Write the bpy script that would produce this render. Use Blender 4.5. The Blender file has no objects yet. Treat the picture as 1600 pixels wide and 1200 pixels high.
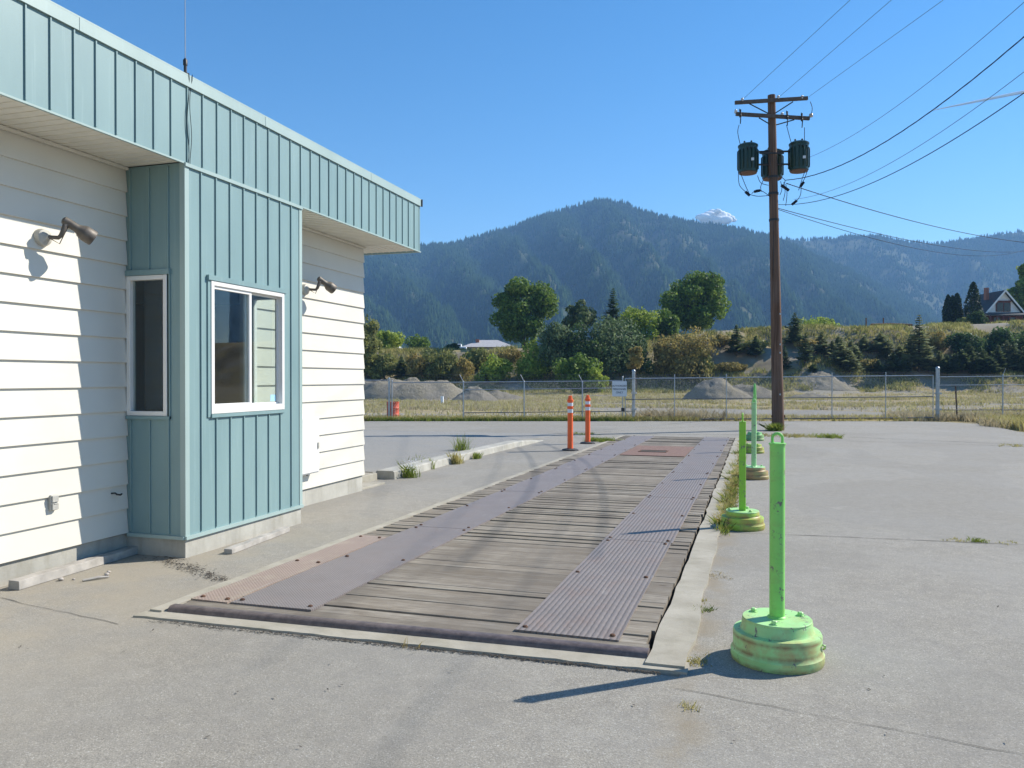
import bpy, math, random
import numpy as np
from mathutils import Vector, Matrix
from mathutils.geometry import tessellate_polygon
R = math.radians
rnd = random.Random(7)
rng = np.random.default_rng(11)
scn = bpy.context.scene
COL = scn.collection

# ---------------------------------------------------------------- camera
F = 1226.0; EYE = 1.6
YAW = math.atan(381 / F); PIT = math.atan(8 / F)
cam_d = bpy.data.cameras.new('camera'); cam = bpy.data.objects.new('camera', cam_d); COL.objects.link(cam)
cam_d.sensor_width = 36.0; cam_d.lens = 36.0 * F / 1600.0
cam_d.clip_start = 0.05; cam_d.clip_end = 40000
cam.location = (0, 0, EYE)
cam.rotation_euler = (R(90) - PIT, 0, YAW)
scn.camera = cam
# ---------------------------------------------------------------- sky and sun
SUN_EL, SUN_AZ = R(38.5), math.atan2(1.27, 1.05)      # azimuth from +Y towards +X
w = bpy.data.worlds.new('World'); scn.world = w; w.use_nodes = True
wn = w.node_tree.nodes; wl = w.node_tree.links; wn.clear()
sky = wn.new('ShaderNodeTexSky'); sky.sky_type = 'NISHITA'; sky.sun_disc = False
sky.sun_elevation = SUN_EL; sky.sun_rotation = SUN_AZ
sky.altitude = 500; sky.air_density = 1.0; sky.dust_density = 0.0; sky.ozone_density = 1.6
bgn = wn.new('ShaderNodeBackground'); bgn.inputs['Strength'].default_value = 0.08
wo = wn.new('ShaderNodeOutputWorld')
hs = wn.new('ShaderNodeHueSaturation'); hs.inputs['Saturation'].default_value = 1.35; hs.inputs['Value'].default_value = 1.32
wl.new(sky.outputs[0], hs.inputs['Color']); wl.new(hs.outputs[0], bgn.inputs[0]); wl.new(bgn.outputs[0], wo.inputs[0])
sd = bpy.data.lights.new('sun', 'SUN'); sd.energy = 5.0; sd.angle = R(0.53); sd.color = (1.0, 0.94, 0.84)
so = bpy.data.objects.new('sun', sd); COL.objects.link(so)
sdir = Vector((math.sin(SUN_AZ) * math.cos(SUN_EL), math.cos(SUN_AZ) * math.cos(SUN_EL), math.sin(SUN_EL)))
so.rotation_euler = sdir.to_track_quat('Z', 'Y').to_euler(); so.location = (20, 20, 40)
scn.view_settings.view_transform = 'Standard'; scn.view_settings.look = 'None'
scn.view_settings.exposure = 0.66; scn.view_settings.gamma = 1.0; scn.view_settings.use_curve_mapping = False
scn.cycles.max_bounces = 8; scn.cycles.transparent_max_bounces = 24; scn.cycles.volume_bounces = 1
scn.cycles.use_denoising = True
scn.cycles.sample_clamp_indirect = 4.0

# ---------------------------------------------------------------- photo geometry helpers
FW = Vector((-math.sin(YAW), math.cos(YAW), 0)); RT = Vector((math.cos(YAW), math.sin(YAW), 0))
SL = 0.0086
def gz(y): return -SL * y
def UW(u, wd, z): p = RT * u + FW * wd; return Vector((p.x, p.y, z))
def PX(px, wd, py=None, z=None):
    """point at depth wd (metres along the view heading) seen at pixel px, py"""
    if z is None: z = EYE + (592 - py) / F * wd
    return UW((px - 800) / F * wd, wd, z)
def ray(px, py=592): return RT * ((px - 800) / F) + FW + Vector((0, 0, (592 - py) / F))
def smooth(a, b, t):
    t = max(0.0, min(1.0, (t - a) / (b - a))); return t * t * (3 - 2 * t)

# ---------------------------------------------------------------- materials
MATS = {}
class NT:
    def __init__(s, name):
        s.m = bpy.data.materials.new(name); s.m.use_nodes = True; s.t = s.m.node_tree; s.n = s.t.nodes; s.n.clear()
        s.out = s.n.new('ShaderNodeOutputMaterial'); MATS[name] = s.m
        s.co = s.n.new('ShaderNodeTexCoord').outputs['Object']
    def link(s, a, b): s.t.links.new(a, b)
    def put(s, sock, v):
        if hasattr(v, 'links') or isinstance(v, bpy.types.NodeSocket): s.link(v, sock)
        elif v is not None:
            if isinstance(v, tuple) and len(v) == 3 and sock.type == 'RGBA': v = (*v, 1)
            sock.default_value = v
    def mapping(s, scale=(1, 1, 1), loc=(0, 0, 0), rot=(0, 0, 0), co=None):
        m = s.n.new('ShaderNodeMapping'); s.put(m.inputs['Vector'], co or s.co)
        m.inputs['Scale'].default_value = scale; m.inputs['Location'].default_value = loc; m.inputs['Rotation'].default_value = rot
        return m.outputs[0]
    def noise(s, scale, detail=4, rough=.55, co=None, dist=0.0):
        m = s.n.new('ShaderNodeTexNoise'); s.put(m.inputs['Vector'], co or s.co)
        m.inputs['Scale'].default_value = scale; m.inputs['Detail'].default_value = detail
        m.inputs['Roughness'].default_value = rough; m.inputs['Distortion'].default_value = dist
        return m.outputs['Fac']
    def vor(s, scale, co=None, feat='F1', out='Distance', rand=1.0):
        m = s.n.new('ShaderNodeTexVoronoi'); m.feature = feat; s.put(m.inputs['Vector'], co or s.co)
        m.inputs['Scale'].default_value = scale; m.inputs['Randomness'].default_value = rand
        return m.outputs[out]
    def ramp(s, fac, stops, interp='LINEAR'):
        m = s.n.new('ShaderNodeValToRGB'); s.put(m.inputs['Fac'], fac); cr = m.color_ramp; cr.interpolation = interp
        while len(cr.elements) < len(stops): cr.elements.new(.5)
        for e, (p, c) in zip(cr.elements, stops):
            e.position = p
            if not isinstance(c, tuple): c = (c, c, c)
            e.color = (*c, 1)
        return m.outputs['Color']
    def math(s, op, a, b=None, clamp=False, c=None):
        m = s.n.new('ShaderNodeMath'); m.operation = op; m.use_clamp = clamp; s.put(m.inputs[0], a)
        if b is not None: s.put(m.inputs[1], b)
        if c is not None: s.put(m.inputs[2], c)
        return m.outputs[0]
    def mix(s, fac, a, b, mode='MIX'):
        m = s.n.new('ShaderNodeMix'); m.data_type = 'RGBA'; m.blend_type = mode; m.clamp_factor = True
        s.put(m.inputs[0], fac); s.put(m.inputs[6], a); s.put(m.inputs[7], b); return m.outputs[2]
    def sep(s, co=None):
        m = s.n.new('ShaderNodeSeparateXYZ'); s.put(m.inputs[0], co or s.co); return m.outputs
    def island(s): return s.n.new('ShaderNodeNewGeometry').outputs['Random Per Island']
    def objrand(s): return s.n.new('ShaderNodeObjectInfo').outputs['Random']
    def pos(s): return s.n.new('ShaderNodeNewGeometry').outputs['Position']
    def nrm(s): return s.n.new('ShaderNodeNewGeometry').outputs['Normal']
    def bump(s, h, strength=.3, dist=.01, prev=None):
        m = s.n.new('ShaderNodeBump'); s.put(m.inputs['Height'], h); m.inputs['Strength'].default_value = strength
        m.inputs['Distance'].default_value = dist
        if prev is not None: s.link(prev, m.inputs['Normal'])
        return m.outputs[0]
    def bsdf(s, col, rough=.8, metal=0.0, normal=None, spec=.5, coat=0.0, **k):
        m = s.n.new('ShaderNodeBsdfPrincipled'); s.put(m.inputs['Base Color'], col); s.put(m.inputs['Roughness'], rough)
        s.put(m.inputs['Metallic'], metal); s.put(m.inputs['Specular IOR Level'], spec)
        if normal is not None: s.link(normal, m.inputs['Normal'])
        if coat: m.inputs['Coat Weight'].default_value = coat
        for a, b in k.items(): s.put(m.inputs[a.replace('_', ' ')], b)
        s.link(m.outputs[0], s.out.inputs[0]); return m

def simple(name, col, rough=.6, metal=0.0, var=.12, scale=6, bump=0.0, spec=.5):
    t = NT(name); n = t.noise(scale, 5)
    c = t.mix(t.ramp(n, [(.3, 0), (.7, 1)]), tuple(x * (1 - var) for x in col), tuple(min(1, x * (1 + var)) for x in col))
    nm = t.bump(t.noise(scale * 12, 3), bump, .004) if bump else None
    t.bsdf(c, rough, metal, nm, spec); return t.m

def m_asphalt():
    t = NT('asphalt'); p = t.pos()
    speck = t.vor(190, p, out='Color'); sv = t.sep(speck)[0]
    fine = t.noise(75, 3, .7, p); med = t.noise(9, 4, .6, p); big = t.noise(.55, 5, .6, p)
    c = t.ramp(sv, [(0, (.155, .142, .118)), (.3, (.245, .226, .19)), (.75, (.325, .30, .252)), (.93, (.375, .35, .295)), (1, (.55, .54, .5))])
    c = t.mix(.3, c, t.ramp(fine, [(.3, (.135, .125, .11)), (.7, (.40, .375, .32))]))
    c = t.mix(t.ramp(med, [(.35, .30), (.6, 0.0)]), c, (.16, .15, .138))
    c = t.mix(t.ramp(big, [(.38, .0), (.62, .35)]), c, (.30, .292, .27))
    pt = t.noise(.23, 3, .5, t.mapping((1, .6, 1), loc=(3, 7, 0), co=p), .8); c = t.mix(t.ramp(pt, [(.47, 0), (.50, .22)]), c, (.19, .18, .16)); mt = t.noise(3.2, 6, .75, p); c = t.mix(t.ramp(mt, [(.56, 0), (.68, .3)]), c, (.36, .34, .30))
    # pale dust toward the building and along the scale
    x, y, z = t.sep(p)
    dm = t.math('MULTIPLY', t.math('SUBTRACT', -3.0, x), .55, True)
    dm = t.math('MULTIPLY', dm, t.math('MULTIPLY', t.math('SUBTRACT', 9.5, y), .3, True), True)
    dust = t.math('MULTIPLY', dm, t.ramp(t.noise(1.3, 6, .65, p), [(.36, 0), (.6, 1)]), True)
    c = t.mix(t.math('MULTIPLY', dust, .75), c, t.mix(t.noise(40, 3, .6, p), (.27, .235, .175), (.36, .32, .25)))
    # dirt that collects along the joint
    d2 = t.math('ABSOLUTE', t.math('SUBTRACT', x, -.32)); d2 = t.math('SUBTRACT', 1, t.math('MULTIPLY', d2, 5.5), True)
    c = t.mix(t.math('MULTIPLY', d2, t.ramp(t.noise(2.5, 5, .6, p), [(.4, 0), (.6, .8)])), c, (.25, .21, .15))
    # oil drips
    ov = t.vor(2.2, t.mapping((1, 1.6, 1), co=p)); oil = t.ramp(ov, [(.03, .55), (.085, 0)])
    om = t.ramp(t.noise(.7, 2, .5, p), [(.5, 0), (.62, 1)])
    c = t.mix(t.math('MULTIPLY', oil, om), c, (.09, .085, .08))
    nm = t.bump(sv, .25, .004); nm = t.bump(fine, .35, .006, nm); nm = t.bump(t.noise(1.2, 3, .5, p), .25, .03, nm)
    t.bsdf(c, .9, 0, nm, .25); return t.m

def m_oldasphalt():
    t = NT('weathered_asphalt'); p = t.pos()
    sv = t.sep(t.vor(150, p, out='Color'))[0]
    c = t.ramp(sv, [(0, (.17, .165, .155)), (.5, (.24, .235, .22)), (1, (.38, .37, .34))])
    streak = t.noise(1.2, 5, .6, t.mapping((.35, 2.2, 1), rot=(0, 0, R(20)), co=p))
    c = t.mix(t.ramp(streak, [(.4, 0), (.65, .5)]), c, (.30, .28, .245))
    t.bsdf(c, .9, 0, t.bump(t.noise(60, 3, .6, p), .3, .006), .2); return t.m

def m_concrete(name='concrete', a=(.34, .325, .285), b=(.48, .465, .41)):
    t = NT(name); p = t.pos()
    c = t.mix(t.ramp(t.noise(2.2, 7, .62, p), [(.32, 0), (.68, 1)]), a, b)
    st = t.noise(7, 4, .6, t.mapping((1, 1, .22), co=p))
    c = t.mix(t.ramp(st, [(.5, 0), (.72, .45)]), c, (.24, .225, .17))
    c = t.mix(t.math('MULTIPLY', t.ramp(t.vor(90, p), [(.0, .5), (.25, 0)]), .6), c, (.14, .13, .11))
    nm = t.bump(t.noise(45, 4, .7, p), .35, .006); nm = t.bump(t.noise(5, 3, .5, p), .3, .02, nm)
    t.bsdf(c, .92, 0, nm, .2); return t.m

def m_planks():
    t = NT('weathered_wood'); r = t.island(); x, y, z = t.sep(t.pos())
    cmb = t.n.new('ShaderNodeCombineXYZ'); t.put(cmb.inputs[0], t.math('ADD', x, t.math('MULTIPLY', r, 37.0)))
    t.put(cmb.inputs[1], y); t.put(cmb.inputs[2], t.math('MULTIPLY', r, 9.0)); co = cmb.outputs[0]
    g = t.noise(1, 6, .7, t.mapping((3.2, 52, 1), co=co), 0.5)
    g2 = t.noise(1, 5, .65, t.mapping((1.6, 9, 1), co=co), 0.8)
    c = t.ramp(r, [(0, (.16, .138, .11)), (.25, (.27, .24, .19)), (.5, (.32, .28, .225)), (.75, (.19, .17, .14)), (1, (.40, .36, .30))])
    c = t.mix(.5, c, t.ramp(g, [(.3, (.14, .12, .095)), (.5, (.29, .26, .215)), (.72, (.46, .425, .36))]))
    c = t.mix(t.ramp(g2, [(.38, .7), (.62, 0)]), c, (.17, .14, .105))
    ck = t.noise(1, 3, .5, t.mapping((2.2, 80, 1), loc=(3, 1, 0), co=co))
    c = t.mix(t.ramp(ck, [(.6, 0), (.68, .75)]), c, (.06, .048, .038))
    p = t.pos(); big = t.noise(.9, 4, .6, t.mapping((1.8, .35, 1), co=p))
    c = t.mix(t.ramp(big, [(.42, .0), (.6, .5)]), c, (.14, .12, .10))   # darker patches drawn out along the deck
    knot = t.vor(1.3, t.mapping((1, 3.5, 1), co=co)); c = t.mix(t.ramp(knot, [(.02, .7), (.05, 0)]), c, (.06, .045, .035))
    nm = t.bump(g, .5, .006); nm = t.bump(ck, .35, .004, nm)
    t.bsdf(c, .88, 0, nm, .2); return t.m

def m_tread(name, base, rust, across=.038, along=.05, rustamt=.2, metal=.55, dash=.3):
    t = NT(name); p = t.pos(); x, y, z = t.sep(p)
    sx = t.math('SINE', t.math('MULTIPLY', x, 2 * math.pi / across))
    sy = t.math('SINE', t.math('ADD', t.math('MULTIPLY', y, 2 * math.pi / along), t.math('MULTIPLY', t.math('SIGN', sx), 1.57)))
    h = t.math('MULTIPLY', t.math('ABSOLUTE', sx), t.math('MULTIPLY_ADD', sy, .5, False, .5))
    h = t.math('MULTIPLY_ADD', sy, dash, False, t.math('ABSOLUTE', sx))
    hh = t.math('MULTIPLY', h, .75, True)
    n = t.noise(3.2, 6, .65, p); r = t.island()
    c = t.mix(n, tuple(v * .78 for v in base), tuple(v * 1.22 for v in base))
    c = t.mix(t.math('MULTIPLY', r, .3), c, tuple(v * .8 for v in base))
    c = t.mix(t.ramp(hh, [(.05, .55), (.55, 0)]), c, tuple(v * .42 for v in base))
    c = t.mix(t.math('MULTIPLY', t.ramp(t.noise(5, 6, .7, t.mapping((1, .5, 1), co=p)), [(.5, 0), (.66, 1)]), rustamt), c, rust)
    sc = t.noise(2, 4, .7, t.mapping((9, .8, 1), co=p)); c = t.mix(t.ramp(sc, [(.62, 0), (.7, .35)]), c, (.42, .39, .36))
    nm = t.bump(hh, .8, .006)
    t.bsdf(c, .52, metal, nm, .4); return t.m

def m_rust(name, a, b, rough=.8):
    t = NT(name); n = t.noise(14, 6, .7); c = t.ramp(n, [(.3, a), (.7, b)])
    t.bsdf(c, rough, .25, t.bump(t.noise(60, 3), .4, .004), .3); return t.m

def m_siding():
    t = NT('cream_siding'); p = t.pos()
    g = t.noise(1, 5, .6, t.mapping((1, 2.0, 30), co=p)); big = t.noise(1.1, 4, .55, p)
    c = t.mix(t.ramp(big, [(.35, 0), (.7, 1)]), (.635, .60, .52), (.695, .66, .58))
    c = t.mix(t.ramp(g, [(.45, 0), (.75, .12)]), c, (.62, .59, .5))
    t.bsdf(c, .55, 0, t.bump(g, .12, .003), .35); return t.m

def m_teal(name='teal_cladding', c1=(.185, .285, .292), c2=(.225, .335, .335)):
    t = NT(name); p = t.pos()
    n = t.noise(1.6, 5, .55, t.mapping((1, 1, .4), co=p)); r = t.noise(.9, 2, .5, p)
    c = t.mix(t.ramp(n, [(.35, 0), (.68, 1)]), c1, c2)
    s = t.noise(1, 4, .6, t.mapping((22, 22, .9), co=p)); c = t.mix(t.ramp(s, [(.56, 0), (.76, .22)]), c, (.4, .53, .53))
    nm = t.bump(t.noise(2.0, 2, .5, t.mapping((1, 1, .35), co=p)), .12, .05)
    t.bsdf(c, .42, 0, nm, .45); return t.m

def m_glass():
    t = NT('window_glass'); fr = t.n.new('ShaderNodeLayerWeight'); fr.inputs[0].default_value = .5; fac = t.math('MULTIPLY_ADD', t.math('POWER', fr.outputs['Facing'], 4.0), .9, True, .055)
    tr = t.n.new('ShaderNodeBsdfTransparent'); tr.inputs[0].default_value = (.90, .94, .93, 1)
    gl = t.n.new('ShaderNodeBsdfGlossy'); gl.inputs['Roughness'].default_value = .0; gl.inputs[0].default_value = (1, 1, 1, 1)
    mx = t.n.new('ShaderNodeMixShader'); t.link(fac, mx.inputs[0]); t.link(tr.outputs[0], mx.inputs[1]); t.link(gl.outputs[0], mx.inputs[2])
    t.link(mx.outputs[0], t.out.inputs[0]); return t.m

def m_leaf(name, dark, mid, light, trans=.3):
    if name.startswith(('leaf', 'needles')): dark, mid, light = (tuple(v * 1.35 for v in q) for q in (dark, mid, light)); trans = max(trans, .42)
    t = NT(name); r = t.island(); n = t.noise(.45, 3, .6, t.pos())
    f = t.math('ADD', t.math('MULTIPLY', r, .55), t.math('MULTIPLY', t.ramp(n, [(.32, 0), (.68, 1)]), .45))
    c = t.ramp(f, [(0.05, dark), (.5, mid), (.95, light)])
    df = t.n.new('ShaderNodeBsdfPrincipled'); t.link(c, df.inputs['Base Color']); df.inputs['Roughness'].default_value = .6
    df.inputs['Specular IOR Level'].default_value = .25 if 0 < trans != .12 else 0.0
    tl = t.n.new('ShaderNodeBsdfTranslucent'); t.link(c, tl.inputs[0])
    mx = t.n.new('ShaderNodeMixShader'); mx.inputs[0].default_value = trans
    t.link(df.outputs[0], mx.inputs[1]); t.link(tl.outputs[0], mx.inputs[2]); t.link(mx.outputs[0], t.out.inputs[0]); return t.m

def m_paintrust(name, paint, paint2, rust, amt=.45):
    t = NT(name); p = t.co; x, y, z = t.sep(p)
    big = t.noise(5, 6, .65, p); c = t.mix(t.ramp(t.noise(7, 4, .6, p), [(.3, 0), (.7, 1)]), paint, paint2)
    hz = t.math('SUBTRACT', 1, t.math('ABSOLUTE', t.math('MULTIPLY', t.math('SUBTRACT', z, .11), 7)), True)
    c = t.mix(t.math('MULTIPLY', t.ramp(big, [(.45, 0), (.66, 1)]), t.math('ADD', t.math('MULTIPLY', hz, .5), amt), True), c, rust)
    chip = t.noise(15, 6, .8, t.mapping((1, 1, .7), loc=(4, 2, 9), co=p))
    c = t.mix(t.ramp(chip, [(.60, 0), (.615, .95)]), c, t.mix(t.noise(30, 2, .5, p), (.13, .075, .055), (.22, .21, .22)))
    bn = None
    for zc, hw_ in ((.078, 55), (.148, 60), (.012, 45)):
        b_ = t.math('SUBTRACT', 1, t.math('MULTIPLY', t.math('ABSOLUTE', t.math('SUBTRACT', z, zc)), hw_), True)
        bn = b_ if bn is None else t.math('MAXIMUM', bn, b_)
    c = t.mix(t.math('MULTIPLY', bn, t.ramp(t.noise(9, 5, .7, p), [(.35, .15), (.6, .9)])), c, t.mix(t.noise(25, 2, .5, p), (.30, .20, .08), (.16, .085, .04)))
    grime = t.noise(3, 5, .7, t.mapping((1, 1, 2.5), co=p)); c = t.mix(t.ramp(grime, [(.52, 0), (.7, .4)]), c, (.28, .22, .10))
    t.bsdf(c, .5, 0, t.bump(chip, .25, .003), .4); return t.m

def m_polewood():
    t = NT('pole_wood'); p = t.pos(); g = t.noise(1, 6, .65, t.mapping((26, 26, .7), co=p), .3)
    big = t.noise(.8, 3, .5, p)
    c = t.ramp(g, [(.3, (.055, .03, .02)), (.5, (.14, .078, .05)), (.7, (.23, .135, .09))])
    c = t.mix(t.ramp(big, [(.4, 0), (.7, .45)]), c, (.17, .125, .10))
    t.bsdf(c, .85, 0, t.bump(g, .5, .01), .2); return t.m

def m_ground():
    t = NT('ground_soil'); p = t.pos()
    n1 = t.noise(.09, 6, .62, p); n2 = t.noise(.6, 6, .65, p); f = t.noise(9, 4, .7, p)
    x, y, z = t.sep(p)
    grass = t.mix(n2, (.30, .235, .10), (.42, .35, .16)); grav = t.mix(f, (.22, .21, .19), (.36, .345, .31))
    soil = t.mix(n2, (.25, .195, .13), (.36, .30, .21))
    c = t.mix(t.ramp(n1, [(.4, 0), (.55, 1)]), grass, t.mix(t.ramp(n2, [(.4, 0), (.6, 1)]), soil, grass))
    # gravel track across the yard
    ex = t.math('MULTIPLY', t.math('SUBTRACT', x, -.5), .1); ey = t.math('MULTIPLY', t.math('SUBTRACT', y, 49.0), .15)
    d = t.math('SQRT', t.math('ADD', t.math('MULTIPLY', ex, ex), t.math('MULTIPLY', ey, ey)))
    d = t.math('ADD', d, t.math('MULTIPLY', t.math('SUBTRACT', n2, .5), .9))
    c = t.mix(t.ramp(d, [(.85, 1), (1.1, 0)]), c, grav)
    gp_ = t.noise(.12, 5, .6, t.mapping((.5, 1.3, 1), loc=(5, 9, 0), co=p)); c = t.mix(t.ramp(gp_, [(.46, 0), (.54, .85)]), c, grav)
    # bare steep soil on the bank
    nz = t.sep(t.nrm())[2]
    bare = t.math('MULTIPLY', t.ramp(nz, [(.90, 1), (.985, 0)]), t.ramp(t.noise(.16, 5, .6, p), [(.42, 0), (.55, 1)]))
    c = t.mix(bare, c, t.mix(n2, (.17, .14, .10), (.28, .235, .175)))
    c = t.mix(t.math('MULTIPLY', f, .45), c, (.16, .13, .08))
    t.bsdf(c, .95, 0, t.bump(t.noise(3, 5, .7, p), .5, .12), .1); return t.m

def m_forestfloor():
    t = NT('mountain_soil'); p = t.pos(); n = t.noise(.004, 6, .6, p); n2 = t.noise(.03, 4, .6, p)
    c = t.mix(t.ramp(n2, [(.35, 0), (.65, 1)]), (.03, .045, .018), (.065, .07, .032))
    c = t.mix(t.ramp(n, [(.56, 0), (.68, .8)]), c, (.06, .06, .04))
    t.bsdf(c, .95, 0, None, .1); return t.m

def m_gravel(name='pile_gravel', a=(.16, .143, .115), b=(.42, .385, .32)):
    t = NT(name); p = t.pos(); f = t.noise(3.5, 8, .8, p); b2 = t.noise(.5, 4, .6, p)
    c = t.mix(f, a, b); c = t.mix(t.ramp(b2, [(.45, 0), (.65, .5)]), c, (.36, .31, .2))
    t.bsdf(c, .95, 0, t.bump(f, 1.0, .35), .1); return t.m

m_asphalt(); m_oldasphalt(); m_concrete(); m_concrete('pale_concrete', (.30, .275, .22), (.41, .38, .315)); m_planks()
m_tread('steel_tread', (.25, .212, .188), (.26, .16, .11), .078, .10, .25, .15, .10)
m_tread('steel_smooth_tread', (.25, .217, .205), (.25, .17, .13), .026, .026, .18, .15)
m_tread('rusty_tread', (.36, .27, .22), (.40, .33, .25), .03, .03, .6, .1)
m_rust('rust_plate', (.17, .10, .075), (.27, .18, .145)); m_rust('beam_steel', (.085, .07, .07), (.2, .16, .15), .5)
m_rust('rust_dark', (.07, .04, .03), (.16, .085, .05))
m_siding(); m_teal(); m_teal('teal_cap', (.31, .405, .385), (.36, .455, .43)); m_glass(); m_polewood(); m_ground(); m_forestfloor(); m_gravel()
m_gravel('pale_gravel', (.17, .15, .12), (.38, .345, .285))
simple('white_vinyl', (.74, .72, .68), .4, 0, .04, 3); simple('soffit_white', (.72, .69, .60), .6, 0, .06, 5)
simple('interior_paint', (.17, .185, .19), .8, 0, .1, 2); simple('interior_floor', (.07, .065, .06), .7)
simple('roof_gravel', (.3, .3, .28), .95, 0, .2, 30, .4); simple('lamp_metal', (.12, .105, .09), .55, .3, .25, 20, .1)
simple('lamp_lens', (.16, .18, .17), .15, 0, .1, 10); simple('grey_box', (.42, .41, .37), .55, 0, .12, 30)
simple('dark_metal', (.035, .035, .035), .5, .3, .3, 20); simple('galvanised', (.38, .40, .42), .42, .6, .15, 9)
simple('rail_dark', (.15, .155, .16), .5, .5, .15, 9)
simple('old_timber', (.36, .335, .30), .85, 0, .22, 9, .4); simple('stone', (.42, .38, .34), .9, 0, .2, 20, .4)
simple('orange_plastic', (.90, .13, .02), .4, 0, .05, 5); simple('reflective_white', (.72, .72, .74), .3, 0, .06, 20)
simple('black_rubber', (.03, .03, .03), .7, 0, .3, 20); simple('drum_red', (.62, .09, .035), .5, 0, .15, 6)
simple('can_green', (.018, .042, .028), .32, .1, .25, 6); simple('can_base', (.17, .09, .055), .7, 0, .3, 12)
simple('porcelain', (.55, .53, .52), .25, 0, .08, 9); simple('crossarm_wood', (.10, .075, .06), .85, 0, .3, 8, .3)
simple('black_cable', (.018, .02, .028), .8, 0, .1, 4, 0, .1); simple('bare_wire', (.07, .08, .10), .7, 0, .1, 4, 0, .2)
simple('sign_white', (.62, .64, .66), .5, 0, .04, 3); simple('sign_ink', (.05, .07, .09), .6)
simple('crack_dark', (.06, .055, .048), .95, 0, .3, 30); simple('dark_litter', (.055, .045, .035), .95, 0, .4, 30)
simple('house_white', (.78, .78, .76), .7, 0, .08, 2); simple('house_roof', (.055, .06, .065), .9, 0, .2, 3)
simple('house_red', (.15, .05, .04), .8, 0, .2, 2); simple('grey_roof', (.40, .39, .40), .8, 0, .1, 2)
simple('brick', (.30, .13, .09), .85, 0, .2, 9); simple('dark_glass', (.02, .025, .03), .1); simple('sticker_blue', (.35, .6, .78), .5, 0, .2, 60)
simple('bark', (.09, .065, .05), .9, 0, .3, 10, .4); simple('tent_white', (.82, .84, .87), .6)
simple('tar', (.04, .038, .036), .6, 0, .2, 10)
m_paintrust('mint_paint', (.32, .62, .23), (.42, .71, .31), (.44, .33, .13), .45)
m_paintrust('mint_post_paint', (.21, .60, .12), (.27, .66, .16), (.43, .34, .14), .05)
m_paintrust('lime_paint', (.32, .52, .06), (.40, .58, .10), (.40, .26, .07), .55)
m_paintrust('lime_post_paint', (.25, .56, .04), (.29, .62, .06), (.40, .30, .08), .05)
m_paintrust('pale_mint_paint', (.33, .62, .27), (.42, .70, .34), (.40, .26, .10), .12)
m_paintrust('rusty_orange_paint', (.42, .24, .10), (.50, .31, .14), (.30, .36, .12), .35)
m_paintrust('green_paint', (.16, .46, .16), (.22, .52, .2), (.3, .3, .1), .2)
m_leaf('leaf_green', (.025, .05, .01), (.085, .145, .025), (.22, .28, .05), .4)
m_leaf('leaf_deep', (.015, .03, .01), (.045, .08, .025), (.11, .16, .05), .4)
m_leaf('leaf_lime', (.08, .12, .015), (.20, .26, .035), (.38, .42, .07), .4)
m_leaf('leaf_olive', (.07, .08, .022), (.16, .17, .05), (.28, .28, .09), .4)
m_leaf('leaf_autumn', (.10, .09, .03), (.23, .185, .06), (.40, .31, .10), .4)
m_leaf('leaf_greygreen', (.035, .055, .022), (.09, .13, .055), (.20, .25, .12), .4)
m_leaf('needles', (.03, .05, .02), (.075, .105, .04), (.16, .19, .07), .4)
m_leaf('needles_light', (.07, .09, .04), (.17, .19, .085), (.30, .32, .15), .4)
m_leaf('cypress_green', (.008, .016, .007), (.02, .036, .012), (.05, .075, .02))
m_leaf('far_forest', (.008, .022, .008), (.022, .044, .016), (.044, .070, .024), .0)
m_leaf('grass_gold', (.25, .22, .06), (.42, .37, .13), (.60, .54, .26), .4)
m_leaf('grass_green', (.08, .12, .02), (.19, .25, .04), (.34, .38, .08), .4)
m_leaf('grass_dry', (.28, .23, .13), (.45, .38, .23), (.60, .53, .37), .4)

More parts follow.
